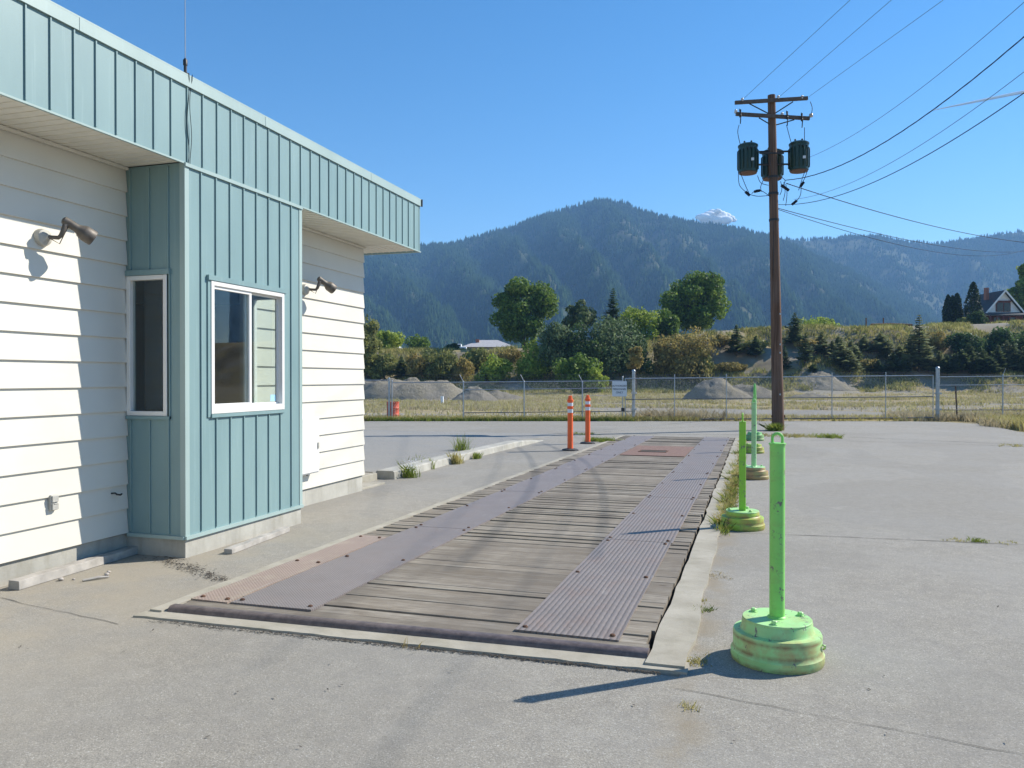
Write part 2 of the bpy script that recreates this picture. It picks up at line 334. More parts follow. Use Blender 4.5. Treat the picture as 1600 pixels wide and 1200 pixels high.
# ---------------------------------------------------------------- mesh helpers
ORG = {}
def tag(o, label=None, cat=None, group=None, kind=None):
    if label: o['label'] = label
    if cat: o['category'] = cat
    if group: o['group'] = group
    if kind: o['kind'] = kind
    return o
def thing(name, label, cat, loc, group=None):
    o = bpy.data.objects.new(name, None); COL.objects.link(o); o.location = loc; o.empty_display_size = .2
    ORG[o.name] = Vector(loc); return tag(o, label, cat, group)
class MB:
    def __init__(s): s.v = []; s.f = []; s.mi = []
    def add(s, vs, fs, m=0):
        b = len(s.v); s.v += [tuple(v) for v in vs]; s.f += [tuple(i + b for i in f) for f in fs]; s.mi += [m] * len(fs); return s
    def box(s, x0, x1, y0, y1, z0, z1, m=0):
        return s.add([(x0, y0, z0), (x1, y0, z0), (x1, y1, z0), (x0, y1, z0), (x0, y0, z1), (x1, y0, z1), (x1, y1, z1), (x0, y1, z1)],
                     [(0, 3, 2, 1), (4, 5, 6, 7), (0, 1, 5, 4), (1, 2, 6, 5), (2, 3, 7, 6), (3, 0, 4, 7)], m)
    def sbox(s, x0, x1, y0, y1, h0, h1, m=0):   # box that follows the slope of the ground
        vs = [(x, y, gz(y) + h) for h in (h0, h1) for x, y in ((x0, y0), (x1, y0), (x1, y1), (x0, y1))]
        return s.add(vs, [(0, 3, 2, 1), (4, 5, 6, 7), (0, 1, 5, 4), (1, 2, 6, 5), (2, 3, 7, 6), (3, 0, 4, 7)], m)
    def beam(s, a, b, wd, ht, up=Vector((0, 0, 1)), m=0):
        a = Vector(a); b = Vector(b); d = (b - a).normalized(); sd_ = d.cross(up).normalized() * wd / 2; u = sd_.cross(d).normalized() * ht / 2
        vs = [p + i * sd_ + j * u for p in (a, b) for i, j in ((-1, -1), (1, -1), (1, 1), (-1, 1))]
        return s.add(vs, [(0, 1, 2, 3), (7, 6, 5, 4), (0, 4, 5, 1), (1, 5, 6, 2), (2, 6, 7, 3), (3, 7, 4, 0)], m)
    def tube(s, pts, r, n=8, cap=True, m=0):
        pts = [Vector(p) for p in pts]; rs = r if isinstance(r, (list, tuple)) else [r] * len(pts)
        rings = []; ref = None
        for i, p in enumerate(pts):
            d = (pts[min(i + 1, len(pts) - 1)] - pts[max(i - 1, 0)])
            d = d.normalized() if d.length > 1e-9 else Vector((0, 0, 1))
            if ref is None: ref = Vector((1, 0, 0)) if abs(d.x) < .8 else Vector((0, 1, 0))
            a = (ref - d * ref.dot(d)).normalized(); ref = a; b = d.cross(a)
            rings.append([p + (a * math.cos(2 * math.pi * k / n) + b * math.sin(2 * math.pi * k / n)) * rs[i] for k in range(n)])
        vs = [q for g in rings for q in g]; fs = []
        for i in range(len(pts) - 1):
            for k in range(n):
                k2 = (k + 1) % n; fs.append((i * n + k, i * n + k2, (i + 1) * n + k2, (i + 1) * n + k))
        if cap: fs.append(tuple(range(n))[::-1]); fs.append(tuple((len(pts) - 1) * n + k for k in range(n)))
        return s.add(vs, fs, m)
    def lathe(s, prof, c, axis=Vector((0, 0, 1)), n=32, m=0):
        c = Vector(c); axis = Vector(axis).normalized(); ref = Vector((1, 0, 0)) if abs(axis.x) < .8 else Vector((0, 1, 0))
        a = (ref - axis * ref.dot(axis)).normalized(); b = axis.cross(a); vs = []; fs = []
        for r, h in prof:
            for k in range(n):
                t = 2 * math.pi * k / n; vs.append(c + axis * h + (a * math.cos(t) + b * math.sin(t)) * max(r, 1e-4))
        for i in range(len(prof) - 1):
            for k in range(n):
                k2 = (k + 1) % n; fs.append((i * n + k, i * n + k2, (i + 1) * n + k2, (i + 1) * n + k))
        if prof[0][0] > .002: fs.append(tuple(range(n))[::-1])
        if prof[-1][0] > .002: fs.append(tuple((len(prof) - 1) * n + k for k in range(n)))
        return s.add(vs, fs, m)
    def build(s, name, mat, parent=None, loc=None, smooth=False, bevel=0.0, **tags):
        me = bpy.data.meshes.new(name); o = bpy.data.objects.new(name, me)
        org = ORG[parent.name] if parent else Vector(loc or (0, 0, 0))
        me.from_pydata([(x - org.x, y - org.y, z - org.z) for x, y, z in s.v], [], s.f)
        for mm in (mat if isinstance(mat, (list, tuple)) else [mat]): me.materials.append(MATS[mm])
        if len(me.materials) > 1: me.polygons.foreach_set('material_index', s.mi)
        me.validate(); me.update()
        COL.objects.link(o)
        if parent: o.parent = parent
        else: o.location = org
        ORG[o.name] = org
        if smooth is True: me.shade_smooth()
        elif smooth: me.shade_smooth(); me.set_sharp_from_angle(angle=R(smooth))
        if bevel:
            b = o.modifiers.new('bevel', 'BEVEL'); b.width = bevel; b.segments = 2; b.limit_method = 'ANGLE'; b.angle_limit = R(40)
        tag(o, **tags) if tags else None
        return o
def npmesh(name, V, Fq, mat, parent=None, loc=(0, 0, 0), smooth=False, **tags):
    """V (n,3) world coords, Fq (m,k) faces; quick path"""
    org = ORG[parent.name] if parent else Vector(loc)
    me = bpy.data.meshes.new(name); V = np.asarray(V, np.float32) - np.array(org[:], np.float32); Fq = np.asarray(Fq, np.int32); k = Fq.shape[1]
    me.vertices.add(len(V)); me.vertices.foreach_set('co', V.ravel())
    me.loops.add(Fq.size); me.loops.foreach_set('vertex_index', Fq.ravel())
    me.polygons.add(len(Fq)); me.polygons.foreach_set('loop_start', np.arange(0, Fq.size, k, dtype=np.int32))
    me.polygons.foreach_set('loop_total', np.full(len(Fq), k, np.int32))
    me.materials.append(MATS[mat]); me.update(calc_edges=True)
    if smooth: me.shade_smooth()
    o = bpy.data.objects.new(name, me); COL.objects.link(o)
    if parent: o.parent = parent
    else: o.location = org
    ORG[o.name] = org
    if tags: tag(o, **tags)
    return o
def text_mesh(body, size, mat, matrix, name, parent, bold=.0):
    c = bpy.data.curves.new('t', 'FONT'); c.body = body; c.size = size; c.align_x = 'CENTER'; c.align_y = 'CENTER'; c.extrude = .001; c.offset = bold
    to = bpy.data.objects.new('t', c); me = bpy.data.meshes.new_from_object(to); bpy.data.objects.remove(to)
    org = ORG[parent.name]; me.transform(Matrix.Translation(-org) @ matrix); me.materials.append(MATS[mat])
    o = bpy.data.objects.new(name, me); COL.objects.link(o); o.parent = parent; ORG[o.name] = org; return o

# ================================================================ TERRAIN
def bank_top(px):
    xs = [-3000, 300, 570, 700, 860, 980, 1100, 1160, 1250, 1350, 1430, 1480, 1560, 1700, 6000]
    ys = [545, 545, 549, 549, 545, 530, 522, 519, 515, 516, 514, 511, 507, 506, 506]
    return np.interp(px, xs, ys)
def vnoise(x, y, seed=0):
    """smooth value noise, numpy"""
    x = np.asarray(x, float); y = np.asarray(y, float)
    xi = np.floor(x).astype(np.int64); yi = np.floor(y).astype(np.int64); fx = x - xi; fy = y - yi
    fx = fx * fx * (3 - 2 * fx); fy = fy * fy * (3 - 2 * fy)
    def h(i, j):
        n = (i * 374761393 + j * 668265263 + seed * 1442695041) & 0x7fffffff
        n = ((n ^ (n >> 13)) * 1274126177) & 0x7fffffff
        return ((n ^ (n >> 16)) & 0xffff) / 65535.0
    return (h(xi, yi) * (1 - fx) + h(xi + 1, yi) * fx) * (1 - fy) + (h(xi, yi + 1) * (1 - fx) + h(xi + 1, yi + 1) * fx) * fy
def fbm(x, y, seed=0, o=4):
    a = 0; s = 1; t = 0
    for k in range(o): a = a + s * vnoise(x * 2 ** k, y * 2 ** k, seed + k); t += s; s *= .5
    return a / t
def ss(a, b, t): t = np.clip((t - a) / (b - a), 0, 1); return t * t * (3 - 2 * t)
def terrain(x, y):
    x = np.asarray(x, float); y = np.asarray(y, float)
    u = x * RT.x + y * RT.y; wd = x * FW.x + y * FW.y
    px = 800 + F * u / np.maximum(wd, 30)
    base = np.where(y < 46, gz(y), gz(46)) - .03
    yard = (fbm(x / 9, y / 9, 3) - .5) * .5 * ss(44, 60, y); base = base + yard
    nz = fbm(u / 14, wd / 14, 5)
    foot = 112 + (nz - .5) * 10 + np.where(px > 1100, -4, 0); top = foot + 22 + (fbm(u / 20, wd / 40, 9) - .5) * 8
    tz = EYE + (592 - bank_top(px)) / F * 137
    up = ss(0, 1, (wd - foot) / (top - foot)); rough = (fbm(u / 5, wd / 5, 21) - .5) * 2.6 * np.sin(np.clip((wd - foot) / (top - foot), 0, 1) * math.pi)
    z = base + (tz - base) * up + rough
    z = z - 6 * ss(300, 800, wd)
    return np.where(wd > 60, z, base)
def TZ(x, y): return float(terrain(np.array([x]), np.array([y]))[0])
def TP(px, wd): p = UW((px - 800) / F * wd, wd, 0); p.z = TZ(p.x, p.y); return p

HX0, HX1, HY0, HY1 = -4.04, -.40, 4.38, 24.80     # opening for the scale
xs = sorted(set([-5200, -3500, -2200, -1400, -900, -600, -400, -280, -200, -150, 170, 200, 250, 320, 420, 600, 900, 1400, 2200, 3500, 5200,
                 HX0 + .02, HX0 + .10, HX1 - .10, HX1 - .02] + [float(v) for v in np.arange(-120, 160, 2.5)]))
ys = sorted(set([-900, -400, -200, -100, -50, -20, -5, 0, 4, HY0 + .02, HY0 + .1, 14, HY1 - .1, HY1 - .02, 30, 36, 44, 46, 50, 55, 60, 66, 72, 78,
                 190, 200, 220, 250, 300, 380, 480, 600, 750, 900, 1200, 1600, 2300, 3400, 5200] + [float(v) for v in np.arange(60, 186, 2.2)]))
GX, GY = np.meshgrid(xs, ys); GZ = terrain(GX, GY)
pit = (GX > HX0 + .05) & (GX < HX1 - .05) & (GY > HY0 + .05) & (GY < HY1 - .05); GZ = np.where(pit, GZ - .7, GZ)
nx, ny = len(xs), len(ys); idx = np.arange(nx * ny).reshape(ny, nx)
Q = np.stack([idx[:-1, :-1], idx[:-1, 1:], idx[1:, 1:], idx[1:, :-1]], -1).reshape(-1, 4)
npmesh('ground', np.stack([GX, GY, GZ], -1).reshape(-1, 3), Q, 'ground_soil', smooth=True, kind='structure')

# asphalt lot with an opening for the truck scale
FS = .374
def fy(x): return 41.1 + FS * (x - 8.15)
def fence_at(px, off=0.0):
    d = ray(px); t = (41.1 - FS * 8.15 - off) / (d.y - FS * d.x); return Vector((d.x * t, d.y * t, 0))
outer = [(-60, -12), (60, -12), (60, 24)]
for x, y in [(30, 26.5), (20, 27.2), (13, 28.2), (9.6, 29.8), (8.9, 32), (9.1, 35), (8.9, 37.6), (8.3, 39.3), (7.0, fy(7.0) - 1.0)]: outer.append((x, y))
x = 6.0
while x > -40: outer.append((x, fy(x) - .72 + rnd.uniform(-.12, .12))); x -= .8
outer.append((-60, fy(-60)))
hole = [(HX0, HY0), (HX0, HY1), (HX1, HY1), (HX1, HY0)]
pl = [[Vector((a, b, 0)) for a, b in outer], [Vector((a, b, 0)) for a, b in hole]]
tri = tessellate_polygon(pl); flat = [q for l in pl for q in l]
mb = MB(); mb.add([(q.x, q.y, gz(q.y)) for q in flat], [t[::-1] if (flat[t[1]] - flat[t[0]]).cross(flat[t[2]] - flat[t[0]]).z < 0 else t for t in tri])
mb.build('asphalt_pavement', 'asphalt', kind='structure')

# raised lot beside the building, with its kerb
def raised(x, y): return .125 * (1 - smooth(19.5, 24.0, y))
mb = MB(); gx = [-60, -40, -25, -16, -10, -7, -6.18]; gy = [11.95, 14, 17, 19, 21, 22, 23, 24, 25.0]
vs = [(x, y, gz(y) + raised(x, y) + .006) for y in gy for x in gx]; n_ = len(gx)
fs = [(j * n_ + i, j * n_ + i + 1, (j + 1) * n_ + i + 1, (j + 1) * n_ + i) for j in range(len(gy) - 1) for i in range(n_ - 1)]
mb.add(vs, fs); b0 = len(mb.v)
b1_ = [(-6.18, y, gz(y) + (raised(-6.18, y) + .006 if k else -.02)) for y in gy for k in (0, 1)]; mb.add(b1_, [(2 * i, 2 * i + 2, 2 * i + 3, 2 * i + 1) for i in range(len(gy) - 1)])
mb.add([(x, 11.95, gz(11.95) + h) for h in (-.05, .131) for x in (gx[0], gx[-1])], [(0, 1, 3, 2)])
mb.build('raised_pavement', 'weathered_asphalt', kind='structure')
mb = MB(); prev = None; N = 16
for i in range(N + 1):
    y = 12.1 + (21.9 - 12.1) * i / N; h = .14 * (1 - .9 * smooth(19.5, 22.2, y)); xo = -5.84 - .07 * math.sin(i / N * 3.1) + rnd.uniform(-.008, .008)
    ring = [(xo - .34, y, gz(y) - .1), (xo, y, gz(y) - .1), (xo - .015, y, gz(y) + h - .02), (xo - .04, y, gz(y) + h), (xo - .34, y, gz(y) + h)]
    b = len(mb.v); mb.v += ring
    if prev is not None:
        for k in range(4): mb.f.append((prev + k, prev + k + 1, b + k + 1, b + k)); mb.mi.append(0)
    else: mb.f.append(tuple(b + k for k in range(5))[::-1]); mb.mi.append(0)
    prev = b
mb.f.append(tuple(prev + k for k in range(5))); mb.mi.append(0)
mb.build('kerb', 'concrete', kind='structure')
mb = MB(); mb.sbox(-6.75, -6.08, 10.72, 11.93, -.1, .12); mb.sbox(-6.07, -5.72, 10.72, 11.5, -.05, .03)
mb.build('concrete_path', 'pale_concrete', kind='structure', bevel=.01)

# cracks and joints in the asphalt
def crack(pts, wd, h=.004, mat='crack_dark', name='pavement_crack', jag=.03):
    mb = MB(); path = []
    for a, b in zip(pts[:-1], pts[1:]):
        L = math.dist(a, b); n = max(2, int(L / .12))
        for i in range(n): t = i / n; path.append((a[0] + (b[0] - a[0]) * t, a[1] + (b[1] - a[1]) * t))
    path.append(pts[-1]); vs = []
    for i, (x, y) in enumerate(path):
        j = min(i + 1, len(path) - 1); k = max(i - 1, 0); dx, dy = path[j][0] - path[k][0], path[j][1] - path[k][1]; L = math.hypot(dx, dy) or 1
        o = rnd.uniform(-jag, jag); ww = wd * rnd.uniform(.3, 1.3) / 2; nx_, ny_ = -dy / L, dx / L
        for s in (-1, 1): xx, yy = x + nx_ * (o + s * ww), y + ny_ * (o + s * ww); vs.append((xx, yy, gz(yy) + h))
    mb.add(vs, [(2 * i, 2 * i + 1, 2 * i + 3, 2 * i + 2) for i in range(len(path) - 1)])
    return mb.build(name, mat, kind='structure')
crack([(-.38, 8.83), (.713, 8.963), (2.357, 9.071), (5, 9.3), (9, 9.5)], .014, jag=.01)
crack([(-5.384, 4.448), (-4.696, 4.32), (-4.05, 4.2)], .007, jag=.012); crack([(-7, 4.8), (-5.384, 4.448)], .006, jag=.012)
crack([(-.40, 4.2), (.437, 4.04), (1.1, 3.9), (3.5, 3.6)], .0045, jag=.010)
crack([(-14, 22.4), (-5.67, 25.3), (-.82, 26.6), (3, 26.6), (6.8, 24.9), (14, 23.5)], .05, jag=.02)
crack([(-.2, 24.9), (4, 24.6), (6.82, 23.99), (12, 23.2)], .035, jag=.02)
crack([(-5.83, 18.1), (-4.9, 18.35), (-4.04, 18.5)], .03, jag=.01); crack([(-5.6, 21.5), (-4.05, 21.7)], .03, jag=.02)
crack([(-6.3, 24.4), (-5.0, 23.6), (-4.1, 23.0)], .02)
# ================================================================ TRUCK SCALE
ts = thing('truck_scale', 'long timber-decked truck scale with steel wheel plates beside the green bollards', 'truck scale', (-2.3, 4.5, gz(4.5)))
DT = .03     # deck top above asphalt
def ragged(mb, x0, x1, y0, y1, h0, h1, step=.25, amp=.008, sides=(1, 1)):
    n = max(1, int((y1 - y0) / step)); prev = None
    for i in range(n + 1):
        y = y0 + (y1 - y0) * i / n; a = x0 + (rnd.uniform(-amp, amp) if sides[0] else 0); b_ = x1 + (rnd.uniform(-amp, amp) if sides[1] else 0); d = rnd.uniform(-.002, .002)
        b = len(mb.v); mb.v += [(a, y, gz(y) + h0), (b_, y, gz(y) + h0), (b_, y, gz(y) + h1 + d), (a, y, gz(y) + h1 + d)]
        if prev is not None:
            for k in range(4): mb.f.append((prev + k, prev + (k + 1) % 4, b + (k + 1) % 4, b + k)); mb.mi.append(0)
        else: mb.f.append((b + 3, b + 2, b + 1, b)); mb.mi.append(0)
        prev = b
    mb.f.append((prev, prev + 1, prev + 2, prev + 3)); mb.mi.append(0)
mb = MB(); ragged(mb, HX0 - .02, -3.955, HY0 + .11, HY1, -.6, .024, amp=.012, sides=(1, 0)); ragged(mb, -.590, HX1 + .03, HY0 + .10, HY1, -.6, .026, amp=.016, sides=(1, 1))
# front apron, ragged front edge
n = 40; vs = []
for i in range(n + 1):
    x = HX0 - .04 + (HX1 + .04 - HX0 + .04) * i / n; yf = 4.36 + .055 * i / n + rnd.uniform(-.01, .01)
    vs += [(x, yf, gz(yf) - .02), (x, yf + .008, gz(yf) + .013), (x, 4.60, gz(4.6) + .010), (x, 4.60, gz(4.6) - .6)]
mb.add(vs, [(4 * i + k, 4 * i + 4 + k, 4 * i + 5 + k, 4 * i + 1 + k) for i in range(n) for k in range(3)] + [(0, 1, 2, 3), (4 * n + 3, 4 * n + 2, 4 * n + 1, 4 * n)])
mb.sbox(HX0, HX1, HY1 - .10, HY1 + .02, -.6, .012)
mb.build('concrete_rim', 'pale_concrete', ts)
mb = MB(); y = 4.66; i = 0
while y < HY1 - .13:
    wd = rnd.choice([.14, .165, .19, .19, .2, .235]); y1 = min(y + wd, HY1 - .11); g = rnd.choice([.004, .006, .008, .011, .02])
    xa = -3.94 + rnd.uniform(-.0, .02); xb = -.617 + (rnd.uniform(-.022, .004) if rnd.random() < .25 else rnd.uniform(-.006, .006)); h = DT + rnd.uniform(-.006, .004); tl = rnd.uniform(-.005, .005); sk = rnd.uniform(-.004, .004)
    ns = 7; vs = []
    for k in range(ns + 1):
        x = xa + (xb - xa) * k / ns; bow = .003 * math.sin(k * 1.3 + i)
        vs += [(x, y + g / 2 + sk + bow, gz(y) - .12), (x, y1 - g / 2 + sk + bow, gz(y1) - .12), (x, y1 - g / 2 + sk + bow, gz(y1) + h + tl - .003), (x, y1 - g / 2 - .003 + sk + bow, gz(y1) + h + tl), (x, y + g / 2 + .003 + sk + bow, gz(y) + h - tl), (x, y + g / 2 + sk + bow, gz(y) + h - tl - .003)]
    fs = [(6 * k + j, 6 * k + (j + 1) % 6, 6 * k + 6 + (j + 1) % 6, 6 * k + 6 + j) for k in range(ns) for j in range(6)] + [(5, 4, 3, 2, 1, 0), tuple(6 * ns + j for j in range(6))]
    mb.add(vs, fs); y = y1; i += 1
mb.build('plank_deck', 'weathered_wood', ts)
mb = MB(); mb.sbox(-3.90, -.66, 4.7, HY1 - .15, -.30, -.2); mb.build('deck_frame', 'rust_dark', ts)
# front edge beam: rounded steel rail
mb = MB(); prof = [(-.055, -.10), (.055, -.10), (.058, .012), (.048, .036), (.02, .046), (-.03, .046), (-.05, .034), (-.06, .010)]
vs = []; NS = 30
for i in range(NS + 1):
    x = -3.93 + 3.33 * i / NS; yc = 4.575 + .075 * i / NS
    for a, b in prof: vs.append((x, yc + a + rnd.uniform(-.0015, .0015), gz(yc) + b))
mb.add(vs, [(8 * i + k, 8 * i + 8 + k, 8 * i + 8 + (k + 1) % 8, 8 * i + (k + 1) % 8) for i in range(NS) for k in range(8)] + [tuple(range(8)), tuple(8 * NS + k for k in range(8))[::-1]])
mb.build('edge_beam', 'beam_steel', ts, smooth=50)
def plate(x0, x1, y0, y1, mat, h=.0, th=.010, nm='wheel_plate', label=None, sk=0):
    mb = MB(); z0 = DT - .004 + h; n = 6; vs = []
    for i in range(n + 1):
        y = y0 + (y1 - y0) * i / n; w_ = .0025 * math.sin(i * 2.1 + x0 * 5); s_ = sk * i / n
        vs += [(x0 + s_, y, gz(y) + z0), (x1 + s_, y, gz(y) + z0), (x1 + s_, y, gz(y) + z0 + th + .004 + w_), (x0 + s_, y, gz(y) + z0 + th + .004 - w_)]
    mb.add(vs, [(4 * i + k, 4 * i + (k + 1) % 4, 4 * i + 4 + (k + 1) % 4, 4 * i + 4 + k) for i in range(n) for k in range(4)] + [(3, 2, 1, 0), (4 * n, 4 * n + 1, 4 * n + 2, 4 * n + 3)])
    o = mb.build(nm, mat, ts)
    if label: o['label'] = label
    for yy in (y0 + .07, (y0 + y1) / 2 + rnd.uniform(-.1, .1), y1 - .08):
        for xx in (x0 + .05, x1 - .05):
            bt = MB(); bt.lathe([(.018, 0), (.018, .006), (.012, .012), (0, .013)], (xx, yy, gz(yy) + z0 + th + .003), n=8); bt.build('bolt', 'rust_dark', o)
RS = [4.775, 7.90, 11.1, 14.35, 17.84, 21.3, 24.55]
for i in range(6): plate(-1.475 + rnd.uniform(-.008, .008), -.80 + .012 * i, RS[i] + .006, RS[i + 1] - .006, 'steel_tread')
LS = [4.765, 7.97, 11.05, 14.3, 17.45, 20.55, 24.5]
for i in range(6): plate(-3.60 - .012 * i, -2.94 - .006 * i, LS[i] + .006, LS[i + 1] - .006, 'steel_smooth_tread')
plate(-3.935, -3.622, 4.765, 7.33, 'rusty_tread', .001, .006, label='faded reddish steel plate beside the near left wheel plate')
# rusty access hatch with a slot
hp = MB(); X0, X1, Y0, Y1 = -2.93, -1.50, 17.62, 20.5; a0, a1, c0, c1 = -2.62, -2.02, 18.55, 18.98
for q in ((X0, X1, Y0, c0), (X0, X1, c1, Y1), (X0, a0, c0, c1), (a1, X1, c0, c1)): hp.sbox(*q, DT + .003, DT + .012)
ho = hp.build('hatch_plate', 'rust_plate', ts); ho['label'] = 'rusty brown steel cover plate with a dark slot near the far end'
hf = MB(); 
for q in ((a0 - .03, a1 + .03, c0 - .03, c0), (a0 - .03, a1 + .03, c1, c1 + .03), (a0 - .03, a0, c0, c1), (a1, a1 + .03, c0, c1)): hf.sbox(*q, DT + .012, DT + .022)
hf.build('slot_rim', 'rust_dark', ho)
hs = MB(); hs.sbox(a0 + .004, a1 - .004, c0 + .004, c1 - .004, DT + .0125, DT + .015); hs.build('slot', 'dark_litter', ho)  # dark panel in the opening, its colour standing in for the shade inside

# ================================================================ BUILDING
XF, XW = -5.007, -5.675; YB0, YB1 = 5.992, 7.925; YE = 10.66; ZS = .15; ZT = 3.60; FB, FT = 3.585, 4.39; FE = 11.245; YN = -9.0
bd = thing('scale_house', 'low flat-roofed office with cream lap siding, teal metal fascia and a teal projecting window bay', 'building', (-9.5, 1, 0))
# foundation
mb = MB(); mb.box(XW - .3, XW - .005, YN, YE - .01, -.5, ZS - .01); mb.box(XW - .006, XF - .006, YB0 + .006, YB1 - .006, -.5, .13)
mb.box(-15, XW - .301, YN, YN + .2, -.5, ZS - .01); mb.box(-15, XW - .301, YE - .21, YE - .01, -.5, ZS - .01)
mb.build('foundation', 'concrete', bd)
# siding: lapped boards
def siding(name, segs, axis='y', x=XW):
    mb = MB(); c = .229; n = int((ZT - ZS) / c) + 1
    for (a, b, zlo, zhi) in segs:
        for k in range(n):
            z0 = ZS + k * c; z1 = min(z0 + c, ZT)
            if z1 <= zlo + .001 or z0 >= zhi - .001: continue
            z0 = max(z0, zlo); o0, o1 = .025, .003
            joints = [a] + ([a + (b - a) * rnd.uniform(.2, .8)] if b - a > 4 and rnd.random() < .5 else []) + [b]
            for ja, jb in zip(joints[:-1], joints[1:]):
                jb2 = jb - (.003 if jb != b else 0)
                prof = [(-.02, z0), (o0, z0), (o0, z0 + .004), (o1, z1 + .006), (-.02, z1 + .006)]
                if axis == 'y': vs = [(x + p, yy, zz) for yy in (ja, jb2) for p, zz in prof]
                else: vs = [(xx, x + p, zz) for xx in (jb2, ja) for p, zz in prof]
                mb.add(vs, [(i, (i + 1) % 5, 5 + (i + 1) % 5, 5 + i) for i in range(5)] + [(4, 3, 2, 1, 0), (5, 6, 7, 8, 9)])
    return mb
wl_ = siding('w', [(YN, YB0 - .004, 0, ZT), (YB1 + .004, YE + .012, 0, ZT)])
wl_.box(XW - .15, XW - .021, YN, 4.2, ZS - .02, ZT); wl_.box(XW - .15, XW - .021, 4.2, YB0 + .02, ZS - .02, ZT); wl_.box(XW - .15, XW - .021, YB1 - .02, YE - .015, ZS - .02, ZT)
wl_.build('wall', 'cream_siding', bd)
we = siding('w', [(-15, XW + .0, 0, ZT)], 'x', YE); we.box(-15, XW - .16, YE - .15, YE - .02, ZS - .02, ZT); we.box(-15, XW - .16, YN, YN + .15, ZS - .02, ZT); we.box(-15.15, -15, YN, YE - .02, ZS - .02, ZT)
we.build('wall', 'cream_siding', bd)
# interior shell
mb = MB(); mb.box(-9.2, -9.1, 4.2, YE - .16, 0, 2.75); mb.box(-9.1, XW - .155, 4.1, 4.2, 0, 2.75); mb.box(-9.1, XW - .155, 4.2, YE - .17, 2.76, 2.84); mb.box(XW - .154, XF - .11, YB0 + .11, YB1 - .11, 2.76, 2.84)
mb.build('inner_wall', 'interior_paint', bd)
mb = MB(); mb.box(-9.1, XW - .155, 4.2, YE - .17, .0, .16); mb.box(XW - .154, XF - .11, YB0 + .11, YB1 - .11, .0, .16); mb.build('inner_floor', 'interior_floor', bd)
mb = MB(); mb.box(-5.56, -5.36, 6.10, 6.33, .17, 2.60); mb.build('inner_sun_block', 'black_rubber', bd)  # dark block added to stop sun crossing the bay onto the near wall
# bay walls with window openings
bay = MB(); WY0, WY1, WZ0, WZ1 = 6.335, 7.555, 1.262, 2.545; T = .10
bx0 = XF - T
def holed_x(mb, x0, x1, y0, y1, z0, z1, a, b, c, d): mb.box(x0, x1, y0, a, z0, z1); mb.box(x0, x1, b, y1, z0, z1); mb.box(x0, x1, a, b, z0, c); mb.box(x0, x1, a, b, d, z1)
def holed_y(mb, x0, x1, y0, y1, z0, z1, a, b, c, d): mb.box(x0, a, y0, y1, z0, z1); mb.box(b, x1, y0, y1, z0, z1); mb.box(a, b, y0, y1, z0, c); mb.box(a, b, y0, y1, d, z1)
holed_x(bay, bx0, XF, YB0, YB1, .135, FB, WY0, WY1, WZ0, WZ1)
SX0, SX1, SZ0, SZ1 = -5.655, -5.195, 1.256, 2.565
holed_y(bay, XW - .02, bx0, YB0, YB0 + T, .135, FB, SX0, SX1, SZ0, SZ1); holed_y(bay, XW - .02, bx0, YB1 - T, YB1, .135, FB, SX0, SX1, SZ0, SZ1)
byo = bay.build('bay_wall', 'teal_cladding', bd)
rb = MB()
def rib_x(y, z0, z1, x=XF): rb.box(x - .001, x + .014, y - .007, y + .007, z0, z1)
for k in range(1, 9):
    y = YB0 + .2147 * k
    if WY0 - .04 < y < WY1 + .04: rib_x(y, .165, WZ0 - .045); rib_x(y, WZ1 + .06, FB - .04)
    else: rib_x(y, .165, FB - .04)
for yf, sg in ((YB0, -1), (YB1, 1)):
    for x in (-5.615, -5.40, -5.185):
        for za, zb in ((.165, SZ0 - .045), (SZ1 + .06, FB - .02)):
            if x == -5.185: za, zb = .165, FB - .02
            rb.box(x - .007, x + .007, min(yf - .001 * sg, yf + .014 * sg), max(yf - .001 * sg, yf + .014 * sg), za, zb)
            if x == -5.185: break
rb.build('cladding_ribs', 'teal_cladding', byo)
tr = MB()
for y in (YB0, YB1):    # corner trims
    s = -1 if y == YB0 else 1; ya, yb = (y - .007, y + .05) if s < 0 else (y - .05, y + .007)
    tr.box(XF - .05, XF + .007, ya, yb, .14, FB - .002)
tr.box(XF - .003, XF + .022, YB0 - .01, YB1 + .01, .118, .15); tr.box(XW + .02, XF - .004, YB0 - .022, YB0 + .003, .118, .15)
tr.box(XF, XF + .022, YB0 - .01, YB1 + .004, FB - .035, FB - .002)
tr.build('corner_trim', 'teal_cap', byo)
